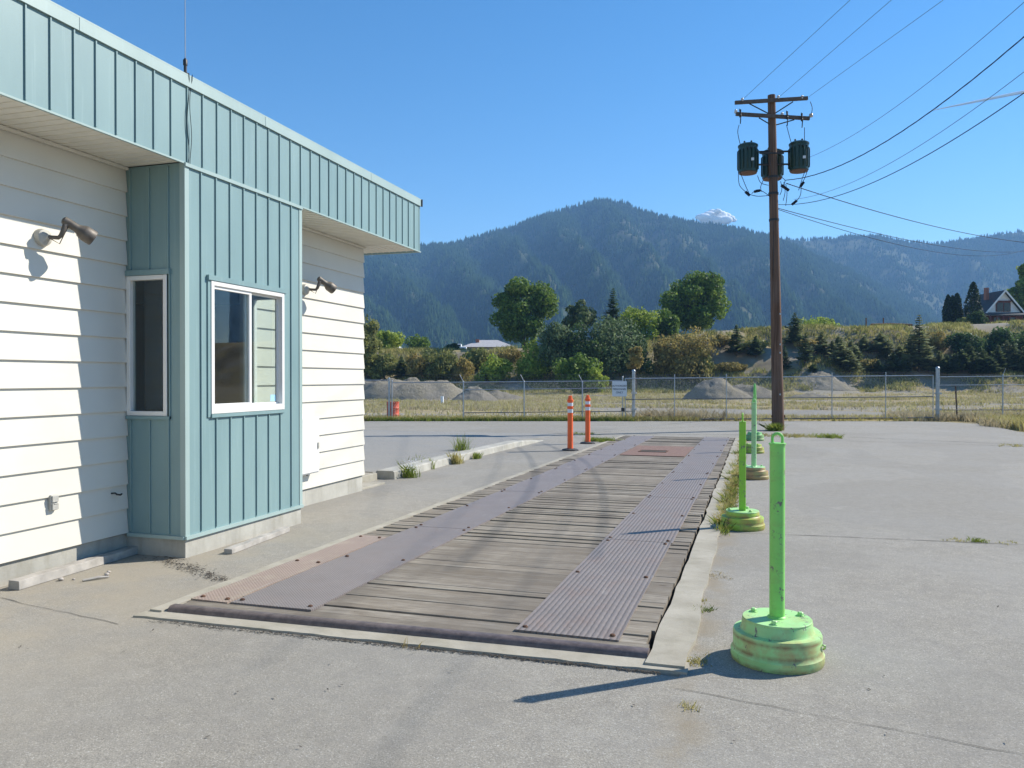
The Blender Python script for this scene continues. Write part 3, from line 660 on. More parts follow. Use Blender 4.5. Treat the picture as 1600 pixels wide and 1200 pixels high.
# windows
def win_x(yA, yB, zA, zB):
    fr = MB(); X0_, X1_ = XF - .06, XF + .022; e = .045
    fr.box(X0_, X1_, yA, yA + e, zA, zB); fr.box(X0_, X1_, yB - e, yB, zA, zB); fr.box(X0_, X1_, yA + e, yB - e, zA, zA + e + .02); fr.box(X0_, X1_, yA + e, yB - e, zB - e, zB)
    wo_ = fr.build('window', 'white_vinyl', bd, bevel=.004); wo_['label'] = 'two-pane white sliding window on the sunlit front of the teal bay'
    ym = (yA + yB) / 2 + .01
    s = MB(); i = .03                      # sliding sash in front, on the left
    ya, yb, za, zb = yA + e, ym + .03, zA + e + .02, zB - e; x0, x1 = XF - .028, XF + .006
    s.box(x0, x1, ya, ya + i - .012, za, zb); s.box(x0, x1, yb - i * 1.3, yb, za, zb); s.box(x0, x1, ya + i - .012, yb - i * 1.3, za, za + i); s.box(x0, x1, ya + i - .012, yb - i * 1.3, zb - i, zb)
    s.build('sash', 'white_vinyl', wo_, bevel=.003)
    s = MB(); x0, x1 = XF - .055, XF - .032; ya, yb = ym - .03, yB - e
    s.box(x0, x1, ya, ya + i, za, zb); s.box(x0, x1, yb - .02, yb, za, zb); s.box(x0, x1, ya + i, yb - .02, za, za + .02); s.box(x0, x1, ya + i, yb - .02, zb - .02, zb)
    s.build('sash', 'white_vinyl', wo_, bevel=.003)
    g = MB(); g.box(XF - .014, XF - .010, yA + e + .018, ym - .008, za + .03, zb - .03); g.build('pane', 'window_glass', wo_)
    g = MB(); g.box(XF - .046, XF - .042, ym, yB - e - .02, za + .02, zb - .02); g.build('pane', 'window_glass', wo_)
    st = MB(); st.box(XF - .0415, XF - .041, yB - e - .13, yB - e - .03, za + .03, za + .1); st.build('sticker', 'sticker_blue', wo_)
    f = MB(); f.box(XF - .001, XF + .013, yA - .04, yA, zA - .03, zB + .03); f.box(XF - .001, XF + .013, yB, yB + .03, zA - .03, zB + .03)
    f.box(XF - .001, XF + .030, yA - .045, yB + .035, zB + .002, zB + .05); f.box(XF - .001, XF + .026, yA, yB, zA - .035, zA - .002)
    f.build('window_flashing', 'teal_cladding', wo_)
def win_y(yf, sg, label):
    fr = MB(); e = .042; a, b = sorted((yf - sg * .05, yf + sg * .02))
    fr.box(SX0, SX0 + e, a, b, SZ0, SZ1); fr.box(SX1 - e, SX1, a, b, SZ0, SZ1); fr.box(SX0 + e, SX1 - e, a, b, SZ0, SZ0 + e); fr.box(SX0 + e, SX1 - e, a, b, SZ1 - e, SZ1)
    o = fr.build('window', 'white_vinyl', bd, bevel=.004)
    if label: o['label'] = label
    g = MB(); g.box(SX0 + e - .004, SX1 - e + .004, yf - sg * .022 - .002, yf - sg * .022 + .002, SZ0 + e - .004, SZ1 - e + .004); g.build('pane', 'window_glass', o)
    f = MB(); a, b = sorted((yf - sg * .001, yf + sg * .014)); f.box(SX1, SX1 + .03, a, b, SZ0 - .03, SZ1 + .03); a2, b2 = sorted((yf - sg * .001, yf + sg * .03)); f.box(XW + .018, SX1 + .035, a2, b2, SZ1 + .002, SZ1 + .05); f.box(SX0, SX1 + .03, a2, b2, SZ0 - .032, SZ0 - .002)
    f.build('window_flashing', 'teal_cladding', o)
win_x(WY0, WY1, WZ0, WZ1); win_y(YB0, -1, 'narrow tall white-framed window on the shaded side of the teal bay'); win_y(YB1, 1, None)
# fascia
fa = MB(); fa.box(XF - .03, XF + .004, YN - .6, FE, FB, FT - .09); fa.box(-15.6, XF - .031, FE - .03, FE + .0, FB, FT - .09)
fo = fa.build('fascia', 'teal_cladding', bd)
fr_ = MB(); y = YB0 - .005; ks = [k for k in range(-72, 26)]
for k in ks:
    yy = 6.019 + .2093 * k
    if YN - .5 < yy < FE - .03: fr_.box(XF + .003, XF + .017, yy - .006, yy + .006, FB + .012, FT - .092)
x = XF - .2
while x > -15.5: fr_.box(x - .006, x + .006, FE - .001, FE + .013, FB + .012, FT - .092); x -= .2093
fr_.box(XF - .02, XF + .010, FE - .02, FE + .008, FB, FT - .09)
fr_.build('fascia_ribs', 'teal_cladding', fo)
cp = MB(); cp.box(XF - .25, XF + .026, YN - .6, FE + .03, FT - .008, FT + .006); cp.box(XF + .006, XF + .026, YN - .6, FE + .03, FT - .105, FT - .009)
cp.box(-15.6, XF + .005, FE + .002, FE + .03, FT - .105, FT - .009); cp.box(-15.6, XF - .251, FE - .25, FE + .03, FT - .008, FT + .006)
y = 9.6
while y > YN: cp.box(XF + .0265, XF + .029, y, y + .04, FT - .106, FT - .006); y -= 2.4
co_ = cp.build('cap_flashing', 'teal_cap', fo)
cr = MB(); cr.box(XF + .028, XF + .045, FE + .02, FE + .036, FT - .11, FT + .004); cr.build('cap_corner', 'dark_metal', co_)
lt = MB(); lt.box(XF - .005, XF + .02, YN - .6, YB0 - .03, FB - .016, FB - .001); lt.box(XF - .005, XF + .02, YB1 + .01, FE + .03, FB - .016, FB - .001); lt.box(-15.6, XF - .006, FE, FE + .02, FB - .016, FB - .001)
lt.build('drip_edge', 'teal_cap', fo)
# soffit with ribs
sf = MB(); z = FB - .0
def soff(x0, x1, y0, y1):
    sf.box(x0, x1, y0, y1, FB + .006, FB + .03)
    y = y0 + .02
    while y < y1 - .05: sf.box(x0, x1, y, y + .012, FB, FB + .0055); y += .1
soff(XW + .02, XF - .031, YN - .6, YB0 - .01); soff(XW + .02, XF - .031, YB1 + .01, YE + .02)
sf.box(-15.6, XF - .031, YE + .021, FE - .031, FB + .006, FB + .03)
x = XF - .1
while x > -15: sf.box(x, x + .012, YE + .021, FE - .031, FB, FB + .0055); x -= .1
sf.build('soffit', 'soffit_white', bd)
st = MB(); st.box(XW + .017, XW + .045, YN, YB0 - .01, FB - .025, FB - .001); st.box(XW + .017, XW + .045, YB1 + .02, YE + .03, FB - .025, FB - .001); st.build('soffit_trim', 'soffit_white', bd)
rf = MB(); rf.box(-15.6, XF - .251, YN - .6, FE - .251, ZT + .03, FT - .02); rf.build('roof', 'roof_gravel', bd)

# antenna on the parapet with its cable
an = thing('whip_antenna', 'thin whip antenna on the roof edge above the teal bay', 'antenna', (XF - .02, 6.03, FT))
mb = MB(); mb.lathe([(.03, 0), (.03, .02), (.014, .03), (.014, .09), (.02, .095), (.02, .14), (.006, .16)], (XF - .02, 6.03, FT + .006), n=12); mb.build('mount', 'dark_metal', an, smooth=40)
mb = MB(); mb.tube([(XF - .02, 6.03, FT + .15), (XF - .02, 6.03, FT + .8), (XF - .025, 6.035, FT + 1.9)], [.005, .004, .002], 6); mb.build('whip', 'galvanised', an)
for dy, ph in ((-.012, 0), (.022, 1.7)):
    mb = MB(); mb.tube([(XF + .02 + .01 * (t < .1), 6.03 + dy + .012 * math.sin(t * 9 + ph), FT + .02 - t * .83) for t in [i / 16 for i in range(17)]], .003, 5); mb.build('cable', 'black_cable', an)

# flood lights
def flood(y, label):
    c = Vector((XW + .016, y, 2.77)); o = thing('floodlight', label, 'flood light', c, 'flood lights on the cream wall')
    mb = MB(); mb.lathe([(.074, 0), (.074, .02), (.066, .045), (.038, .062), (.02, .075), (.02, .09)], c, (1, 0, 0), n=24)
    mb.build('mounting_base', 'grey_box', o, smooth=40)
    k1 = c + Vector((.16, .02, -.005)); k2 = c + Vector((.20, .045, .10)); k3 = c + Vector((.215, .09, .115))
    mb = MB(); mb.tube([c + Vector((.085, 0, 0)), k1, k1 + Vector((.02, .01, .02)), k2 - Vector((0, 0, .02)), k2, k3], [.016, .017, .019, .022, .022, .024], 10)
    mb.build('swivel_arm', 'lamp_metal', o, smooth=40)
    ax = Vector((.38, .62, -.42)).normalized(); s = k3 - ax * .04
    mb = MB(); mb.lathe([(.012, -.03), (.032, -.02), (.036, 0), (.036, .085), (.042, .11), (.06, .14), (.066, .16), (.066, .235), (.062, .24), (.058, .238), (.056, .225)], s, ax, n=24)
    h = mb.build('lamp_housing', 'lamp_metal', o, smooth=40)
    mb = MB(); mb.lathe([(0, .222), (.03, .226), (.056, .222), (.056, .215), (0, .214)][::-1], s, ax, n=20); mb.build('lens', 'lamp_lens', h, smooth=True)
    mb = MB(); mb.tube([c + Vector((.09, .005, -.01)), c + Vector((.14, .05, -.05)), s + ax * .02 + Vector((0, 0, -.03))], .004, 5); mb.build('wire', 'black_cable', o)
flood(5.06, 'brown flood light on the near cream wall left of the teal bay')
flood(9.02, 'brown flood light on the far cream wall beyond the teal bay')
# outlet, hook, meter box
yo = 5.155
ot = thing('power_outlet', 'small grey weatherproof outlet low on the cream wall', 'outlet', (XW + .016, yo, .56))
mb = MB(); mb.box(XW + .01, XW + .045, yo - .035, yo + .035, .495, .625); mb.build('box', 'grey_box', ot, bevel=.006)
mb = MB(); mb.box(XW + .045, XW + .058, yo - .03, yo + .03, .565, .618); mb.box(XW + .045, XW + .058, yo - .03, yo + .03, .50, .553); mb.box(XW + .058, XW + .064, yo - .02, yo + .02, .548, .555)
mb.build('cover', 'grey_box', ot, bevel=.004)
mb = MB(); mb.tube([(XW + .01, 5.80, .545), (XW + .05, 5.80, .55), (XW + .06, 5.815, .535), (XW + .055, 5.86, .525), (XW + .045, 5.885, .53)], .008, 6)
tag(mb.build('pipe_stub', 'dark_metal', loc=(XW, 5.8, .54)), 'small dark pipe hook low on the shaded cream wall beside the bay', 'pipe')
mx = thing('meter_box', 'flat white utility box low on the far cream wall, beyond the bay', 'utility box', (XW + .02, 8.98, .36))
mb = MB(); mb.box(XW + .01, XW + .13, 8.75, 9.20, .36, 1.10); mb.build('cabinet', 'white_vinyl', mx, bevel=.006)
mb = MB(); mb.box(XW + .13, XW + .142, 8.765, 9.185, .375, 1.085); mb.build('door', 'white_vinyl', mx, bevel=.004)
mb = MB(); mb.box(XW + .142, XW + .155, 9.14, 9.165, .68, .76); mb.build('latch', 'grey_box', mx)
mb = MB(); mb.tube([(XW + .06, 8.8, .36), (XW + .06, 8.8, .30), (XW + .03, 8.79, .27)], .012, 6); mb.tube([(XW + .06, 9.02, .36), (XW + .05, 9.03, .33)], .008, 6); mb.build('conduit', 'dark_metal', mx)

# ================================================================ BOLLARDS
def bollard(x, y, h, kind, matb, matp, mattop, label, r=.262, bh=.205, pr=.043, loop=True):
    z = gz(y); o = thing('bollard', label, 'bollard', (x, y, z), 'green bollards along the truck scale')
    p = [(r * .93, 0), (r * .985, .004), (r, .022), (r * 1.0, .055), (r * .955, .070), (r * .945, .085), (r * .95, .16 * bh / .205), (r * .93, .172 * bh / .205), (r * .80, .178 * bh / .205), (r * .765, .19 * bh / .205), (r * .755, bh + .022), (r * .735, bh + .03)]
    mb = MB(); mb.lathe(p, (x, y, z), n=56); mb.build('wheel_rim_base', matb, o, smooth=35)
    mb = MB(); mb.lathe([(r * .745, bh + .030), (r * .745, bh + .038), (r * .735, bh + .041)], (x, y, z), n=48); tp = mb.build('top_plate', mattop, o, smooth=35)
    zt = bh + .041
    for a in ((.5, 2.6, 4.6) if kind == 'tube' else (1.2, 3.3, 5.4)):
        mb = MB(); cx, cy = x + math.cos(a) * r * .58, y + math.sin(a) * r * .58; mb.lathe([(.026, 0), (.026, .004), (.017, .004), (.017, .018), (.012, .022), (0, .022)], (cx, cy, z + zt), n=6); mb.build('bolt', mattop, tp)
    if kind == 'tube':
        mb = MB(); mb.lathe([(pr + .014, zt - .002), (pr + .01, zt + .006), (pr, zt + .012), (pr, h - .006), (pr + .005, h - .006), (pr + .006, h + .004), (pr, h + .006)], (x, y, z), n=32); mb.build('post', matp, o, smooth=35)
        hh = [(x - .028, y, z + h + .004), (x - .028, y, z + h + .035)] + [(x - .028 * math.cos(t), y, z + h + .035 + .026 * math.sin(t)) for t in (.5, 1.1, 1.57, 2.1, 2.7)] + [(x + .028, y, z + h + .035), (x + .028, y, z + h + .004)]
        mb = MB(); mb.tube(hh, .0085, 10); mb.build('lifting_loop', matp, o, smooth=50)
    elif kind == 'bar':
        mb = MB(); mb.box(x - .037, x + .037, y - .037, y + .037, z + zt - .002, z + h); mb.build('post', matp, o, bevel=.006)
        mb = MB(); mb.tube([(x, y - .028, z + h - .002), (x, y - .028, z + h + .05), (x, y - .018, z + h + .08), (x, y, z + h + .09), (x, y + .018, z + h + .08), (x, y + .028, z + h + .05), (x, y + .028, z + h - .002)], .009, 8); mb.build('lifting_loop', matp, o, smooth=50)
    else:   # tapered
        mb = MB(); mb.lathe([(.06, zt), (.055, zt + .02), (.05, h - .5), (.036, h - .05), (.02, h), (.008, h + .02)], (x, y, z), n=20); mb.build('post', matp, o, smooth=35)
    return o
b1 = bollard(.121, 4.84, 1.262, 'tube', 'mint_paint', 'mint_post_paint', 'mint_paint', 'nearest mint green bollard, thick chipped tube on a stepped wheel-rim base')
mb = MB(); mb.tube([(.121 + .245, 4.84 - .075, gz(4.84) + .13), (.121 + .258, 4.84 - .05, gz(4.84) + .12), (.121 + .262, 4.84 - .02, gz(4.84) + .10), (.121 + .255, 4.85, gz(4.84) + .08)], .006, 6); mb.build('valve_stem', 'mint_paint', b1)
bollard(-.142, 9.20, 1.20, 'bar', 'lime_paint', 'lime_post_paint', 'mint_paint', 'second bollard from the front, bright lime square post on a yellowed rusty base', r=.243, bh=.16)
bollard(-.03, 14.17, 1.31, 'tube', 'rusty_orange_paint', 'pale_mint_paint', 'pale_mint_paint', 'third bollard from the front, pale mint post on a rusty orange-brown base', r=.25, bh=.17, pr=.042)
bollard(-.05, 19.6, 1.30, 'bar', 'lime_paint', 'mint_post_paint', 'lime_paint', 'fourth bollard from the front with a yellow-green base, behind the pale mint one', r=.25, bh=.17)
bollard(-.03, 24.1, 1.66, 'taper', 'green_paint', 'mint_post_paint', 'green_paint', 'farthest bollard, green base and taller tapered post', r=.27, bh=.2)

# delineators
def delineator(x, y, h, label):
    z = gz(y); o = thing('traffic_delineator', label, 'delineator', (x, y, z), 'orange delineator posts beside the scale')
    mb = MB(); n = 8; prof = [(.21, 0), (.21, .025), (.18, .04), (.08, .055), (.06, .06)]; mb.lathe(prof, (x, y, z), n=8); mb.build('rubber_base', 'black_rubber', o, smooth=30)
    mb = MB(); mb.lathe([(.078, .05), (.070, .09), (.066, h - .42), (.062, h - .14), (.08, h - .135), (.082, h - .09), (.06, h - .085), (.056, h - .05), (.045, h - .045), (.045, h), (.03, h + .01)], (x, y, z), n=20)
    mb.lathe([(.064, h - .31), (.078, h - .305), (.078, h - .26), (.064, h - .255)], (x, y, z), n=20); p = mb.build('post', 'orange_plastic', o, smooth=35)
    for a, b in ((h - .41, h - .32), (h - .245, h - .165)):
        mb = MB(); mb.lathe([(.068, a), (.068, b)], (x, y, z), n=20); mb.build('reflective_band', 'reflective_white', p, smooth=35)
delineator(-4.36, 18.86, 1.34, 'orange delineator post with white bands, nearer and left one of the two')
delineator(-4.42, 21.25, 1.33, 'orange delineator post with white bands, farther and right one of the two')

# ================================================================ TIMBERS, STONES, DEBRIS
def timber(a, b, wd, ht, label):
    mb = MB(); a = Vector(a); b = Vector(b); n = 10; d = (b - a).normalized(); s = d.cross(Vector((0, 0, 1))).normalized() * wd / 2; vs = []
    for i in range(n + 1):
        p = a.lerp(b, i / n); j = lambda: rnd.uniform(-.004, .004)
        vs += [p - s + Vector((j(), j(), 0)), p + s + Vector((j(), j(), 0)), p + s * .97 + Vector((0, 0, ht + j())), p - s * .97 + Vector((0, 0, ht + j()))]
    mb.add(vs, [(4 * i + k, 4 * i + (k + 1) % 4, 4 * i + 4 + (k + 1) % 4, 4 * i + 4 + k) for i in range(n) for k in range(4)] + [(3, 2, 1, 0), (4 * n, 4 * n + 1, 4 * n + 2, 4 * n + 3)])
    tag(mb.build('timber', 'old_timber', loc=a, bevel=.004), label, 'timber')
timber((-5.50, 4.66, gz(4.66) + .002), (-5.60, 6.0, gz(6) + .002), .10, .07, 'weathered grey timber on the ground along the near foundation')
timber((-4.75, 6.26, gz(6.26) + .002), (-4.88, 7.42, gz(7.42) + .002), .085, .05, 'pale grey timber on the asphalt in front of the bay')
def stone(x, y, s, label):
    mb = MB(); n = 7; prof = []
    vs = []; fs = []
    for i in range(5):
        th = math.pi * i / 4
        for k in range(n):
            a = 2 * math.pi * k / n; q = s * rnd.uniform(.8, 1.15); vs.append((x + math.sin(th) * math.cos(a) * q * 1.2, y + math.sin(th) * math.sin(a) * q, gz(y) + s * .6 * (1 + math.cos(th)) * rnd.uniform(.9, 1.05)))
    fs = [(i * n + k, (i + 1) * n + k, (i + 1) * n + (k + 1) % n, i * n + (k + 1) % n) for i in range(4) for k in range(n)]
    mb.add(vs, fs); tag(mb.build('stone', 'stone', loc=(x, y, gz(y)), smooth=True), label, 'stone', 'loose stones by the near timber')
stone(-5.40, 5.00, .022, 'pale pebble nearest the grey timber on the dusty asphalt'); stone(-5.18, 5.25, .022, 'pinkish pebble beside another one, right of the stick')
stone(-5.24, 5.33, .017, 'small pebble just behind the pinkish pebble'); stone(-5.32, 5.05, .012, 'tiny pebble between the stick and the timber')
mb = MB(); mb.tube([(-5.20, 5.02, gz(5) + .012), (-5.14, 5.12, gz(5) + .018), (-5.10, 5.19, gz(5.2) + .012)], [.009, .013, .007], 6)
tag(mb.build('stick', 'old_timber', loc=(-5.15, 5.1, gz(5))), 'short broken stick on the dusty asphalt near the pebbles', 'stick')
# leaf litter: small chips
def chips(name, gen, n, s, mat, label, cat):
    V = []; Fc = []
    for i in range(n):
        x, y = gen(); a = rnd.uniform(0, 6.3); l = s * rnd.uniform(.4, 1.5); z = gz(y) + .005 + rnd.uniform(0, s * .5); dx, dy = math.cos(a) * l, math.sin(a) * l; t = rnd.uniform(-.4, .6) * l
        V += [(x - dx, y - dy, z), (x + dy * .4, y - dx * .4, z + abs(t) * .5), (x + dx, y + dy, z + abs(t)), (x - dy * .4, y + dx * .4, z + .001)]; Fc.append((4 * i, 4 * i + 1, 4 * i + 2, 4 * i + 3))
    tag(npmesh(name, V, Fc, mat), label, cat, kind='stuff')
def g1():
    t = rnd.random(); x = -5.25 + 1.3 * t; y = 5.93 - .62 * t; s = .10 * (1 - .5 * t); return (x + rnd.gauss(0, s), min(y + rnd.gauss(0, s * .6), 5.96 if x < -5 else 9))
chips('leaf_litter', g1, 500, .014, 'dark_litter', 'dark leaf litter spilling from the foot of the bay onto the asphalt', 'litter')
def g3():
    t = rnd.random() ** .8; x = -3.9 + 3.4 * t; return (x, 4.35 + .05 * (x + 4) / 3.6 - abs(rnd.gauss(0, .022 * (1 - .5 * t))))
chips('asphalt_crumbs', g3, 1500, .009, 'dark_litter', 'dark asphalt crumbs along the front concrete edge of the scale', 'crumbs')
def g2():
    t = rnd.random(); return (-5.32 + 1.1 * t + rnd.gauss(0, .05), 5.55 - .35 * t + rnd.gauss(0, .05))
chips('gravel_bits', lambda: (rnd.uniform(-.2, 3.2), rnd.uniform(3.2, 12)) if rnd.random() < .6 else (rnd.uniform(-5, 0), rnd.uniform(2.6, 4.2)), 90, .011, 'dark_litter', 'scattered dark specks of gravel on the pale asphalt', 'gravel')
chips('wood_dust', lambda: (rnd.uniform(-3.9, -.65), rnd.uniform(4.7, 20)), 260, .007, 'dark_litter', 'small dark chips scattered over the scale deck', 'debris')
for o in list(COL.objects):
    if o.name.startswith('wood_dust'): o.location.z += DT + .012

# ================================================================ VEGETATION GENERATORS
def blades(P, h, spread, per, wd, seed=1, lean=.35):
    """P (n,3) clump bases -> tapered triangles"""
    g = np.random.default_rng(seed); n = len(P) * per; B = np.repeat(P, per, 0) + np.c_[g.normal(0, spread, (n, 2)), np.zeros(n)]
    hh = h * g.uniform(.45, 1.15, n); a = g.uniform(0, 2 * np.pi, n); L = g.normal(0, lean, (n, 2)) * hh[:, None]
    dx = np.c_[np.cos(a), np.sin(a), np.zeros(n)] * wd; top = B + np.c_[L, hh]; mid = B + np.c_[L * .35, hh * .55]
    V = np.stack([B - dx, B + dx, mid + dx * .7, top, mid - dx * .7], 1).reshape(-1, 3)
    return V, np.arange(len(V)).reshape(-1, 5)
def leaf_quads(C, N, size, g, droop=0.0, aspect=.6):
    n = len(C); r = g.normal(size=(n, 3)); r[:, 2] *= .6; nn = N * .9 + r * .75; nn /= np.linalg.norm(nn, axis=1)[:, None]
    t = np.cross(nn, g.normal(size=(n, 3))); t /= np.linalg.norm(t, axis=1)[:, None]; b = np.cross(nn, t)
    s = (size * g.uniform(.55, 1.35, n))[:, None]; t = t * s; b = b * s * aspect
    V = np.stack([C - t, C + b * .9 + nn * s * .1, C + t, C - b], 1).reshape(-1, 3); return V, np.arange(len(V)).reshape(-1, 4)
def crown_points(blobs, n, g, shell=.55):
    vol = np.array([b[3] * b[4] for b in blobs]); pick = g.choice(len(blobs), n, p=vol / vol.sum()); B = np.array(blobs)[pick]
    d = g.normal(size=(n, 3)); d /= np.linalg.norm(d, axis=1)[:, None]; r = shell + (1 - shell) * g.uniform(0, 1, n) ** .6
    r *= 1 + g.normal(0, .07, n)
    return B[:, :3] + d * B[:, 3:6] * r[:, None], d
def tree(name, label, cat, base, H, Wd, mat, seed, group=None, n=3600, leaf=.42, trunk_r=.28, low=.18, nb=16, flat=1.0, topbias=0.0, parts=True):
    g = np.random.default_rng(seed); base = Vector(base); o = thing(name, label, cat, base, group)
    blobs = []; mb = MB(); tip = base + Vector((g.normal(0, .3), g.normal(0, .3), H * .72))
    mb.tube([base - Vector((0, 0, .3)), base.lerp(tip, .4) + Vector((g.normal(0, .15), 0, 0)), tip], [trunk_r, trunk_r * .65, trunk_r * .15], 7)
    ch = H * (1 - low) / 2; cz = base.z + H * low + ch
    for k in range(nb):
        th = g.uniform(0, 2 * np.pi); ph = g.uniform(-.95, 1); rr = np.sqrt(max(0, 1 - ph * ph)) * (.62 + .12 * g.normal()); wx = Wd / 2 * (1 + topbias * ph)
        c = (base.x + math.cos(th) * rr * wx, base.y + math.sin(th) * rr * wx * .9, cz + ph * ch * .70)
        s = g.uniform(.11, .30) * Wd / 2 * 1.25; blobs.append((*c, s, s, s * .8 * flat))
        mb.tube([base.lerp(tip, g.uniform(.25, .7)), Vector(c) * 1.0], [trunk_r * .35, trunk_r * .06], 4)
    blobs.append((base.x, base.y, cz, Wd * .28, Wd * .28, ch * .62))
    mb.build('trunk', 'bark', o)
    C, D = crown_points(blobs, n, g); keep = C[:, 2] > base.z + .15; C, D = C[keep], D[keep]; V, Fq = leaf_quads(C, D, leaf, g)
    npmesh('crown', V, Fq, mat, o); return o
def bush(name, label, cat, base, H, Wd, mat, seed, group=None, n=1600, leaf=.3, nb=9):
    g = np.random.default_rng(seed); base = Vector(base); blobs = []
    blobs.append((base.x, base.y, base.z + H * .46, Wd * .36, Wd * .36, H * .46))
    for k in range(nb):
        th = g.uniform(0, 2 * np.pi); rr = g.uniform(.15, .8) * Wd / 2; s = g.uniform(.30, .52) * min(Wd / 2, H * .6); zc = g.uniform(.12, .88) * H * (1 - .40 * (rr / (Wd / 2)) ** 2)
        blobs.append((base.x + math.cos(th) * rr, base.y + math.sin(th) * rr, base.z + zc, s, s, min(s, H - zc if H - zc > .25 * H else .3 * H)))
    C, D = crown_points(blobs, n, g); C[:, 2] = np.maximum(C[:, 2], base.z - .1); V, Fq = leaf_quads(C, D, leaf, g)
    o = thing(name, label, cat, base, group); npmesh('foliage', V, Fq, mat, o)
    mb = MB()
    for k in range(6): b = blobs[k % len(blobs)]; mb.tube([base - Vector((0, 0, .2)), (b[0], b[1], b[2])], [.07, .02], 4)
    mb.build('stem', 'bark', o); return o
def conifer(name, label, cat, base, H, Wd, mat, seed, group=None, dens=1.0):
    g = np.random.default_rng(seed); base = Vector(base); o = thing(name, label, cat, base, group)
    mb = MB(); mb.tube([base - Vector((0, 0, .2)), base + Vector((0, 0, H * .96))], [H * .022 + .03, .015], 6); mb.build('trunk', 'bark', o)
    V = []; nw = int(9 + H * 1.5); nb = int(9 * dens)
    for i in range(nw):
        t = (i + .5) / nw; z = H * (.10 + .88 * t); R0 = Wd / 2 * (1 - t) ** .8 * g.uniform(.7, 1.15) + .08
        for k in range(nb):
            a = g.uniform(0, 6.283); L = R0 * g.uniform(.6, 1.15); d = np.array([math.cos(a), math.sin(a), 0.]); s = np.array([-d[1], d[0], 0.])
            dz = L * g.uniform(-.15, .30); hw = L * .20 + .07
            for q in range(3):
                f0, f1 = q / 3 * .9, (q + 1.25) / 3; p0 = d * L * f0; p1 = d * L * f1; o0 = s * g.normal(0, hw * .5)
                b = np.array(base[:]) + np.array([0, 0, z]) + o0
                V += [b + p0 + np.array([0, 0, dz * f0]), b + (p0 + p1) / 2 + s * hw + np.array([0, 0, dz * (f0 + f1) / 2 + g.normal(0, .07)]), b + p1 + np.array([0, 0, dz * f1 + g.normal(.04, .06)]), b + (p0 + p1) / 2 - s * hw + np.array([0, 0, dz * (f0 + f1) / 2 - .05])]
    V = np.array(V); npmesh('crown', V, np.arange(len(V)).reshape(-1, 4), mat, o); return o
def cypress(name, label, base, H, Wd, seed, group=None):
    g = np.random.default_rng(seed); base = Vector(base); o = thing(name, label, 'cypress', base, group); n = 1500
    t = g.uniform(0, 1, n); a = g.uniform(0, 6.283, n); r = Wd / 2 * np.minimum(1, (1 - t) * 2.2) ** .6 * (.6 + .4 * np.minimum(1, t * 6)) * g.uniform(.8, 1.08, n) * (1 + .1 * np.sin(a * 3 + t * 9))
    C = np.c_[base.x + np.cos(a) * r, base.y + np.sin(a) * r, base.z + t * H]; D = np.c_[np.cos(a), np.sin(a), np.full(n, .3)]
    V, Fq = leaf_quads(C, D, .26, g, aspect=.5); npmesh('foliage', V, Fq, 'cypress_green', o)
    mb = MB(); mb.tube([base - Vector((0, 0, .2)), base + Vector((0, 0, H * .9))], [.16, .04], 6); mb.build('trunk', 'bark', o); return o
# ================================================================ BACKGROUND VEGETATION
tree('broadleaf_tree', 'tall leafy green tree standing left of the bush mass, beside the low grey-roofed house', 'tree', TP(817, 140), 14.0, 12.4, 'leaf_green', 3, n=16000, leaf=.27, trunk_r=.35, low=.0, nb=52, topbias=.2)
tree('broadleaf_tree', 'large round dark green tree on the bluff left of the utility pole', 'tree', TP(1088, 142), 12.2, 12.8, 'leaf_green', 5, n=16000, leaf=.27, trunk_r=.35, low=.0, nb=52)
tree('broadleaf_tree', 'big leafy tree behind the gabled white house at the right edge', 'tree', TP(1622, 172), 17.5, 15.0, 'leaf_green', 8, n=6500, leaf=.48, trunk_r=.4, low=.05, nb=22)
def find_base(px, py, lo=100, hi=150):
    """depth at which the terrain is seen at pixel row py"""
    wd = lo
    while wd < hi:
        p = TP(px, wd)
        if 592 - (p.z - EYE) * F / wd <= py: return p, wd
        wd += 1.0
    return TP(px, hi), hi
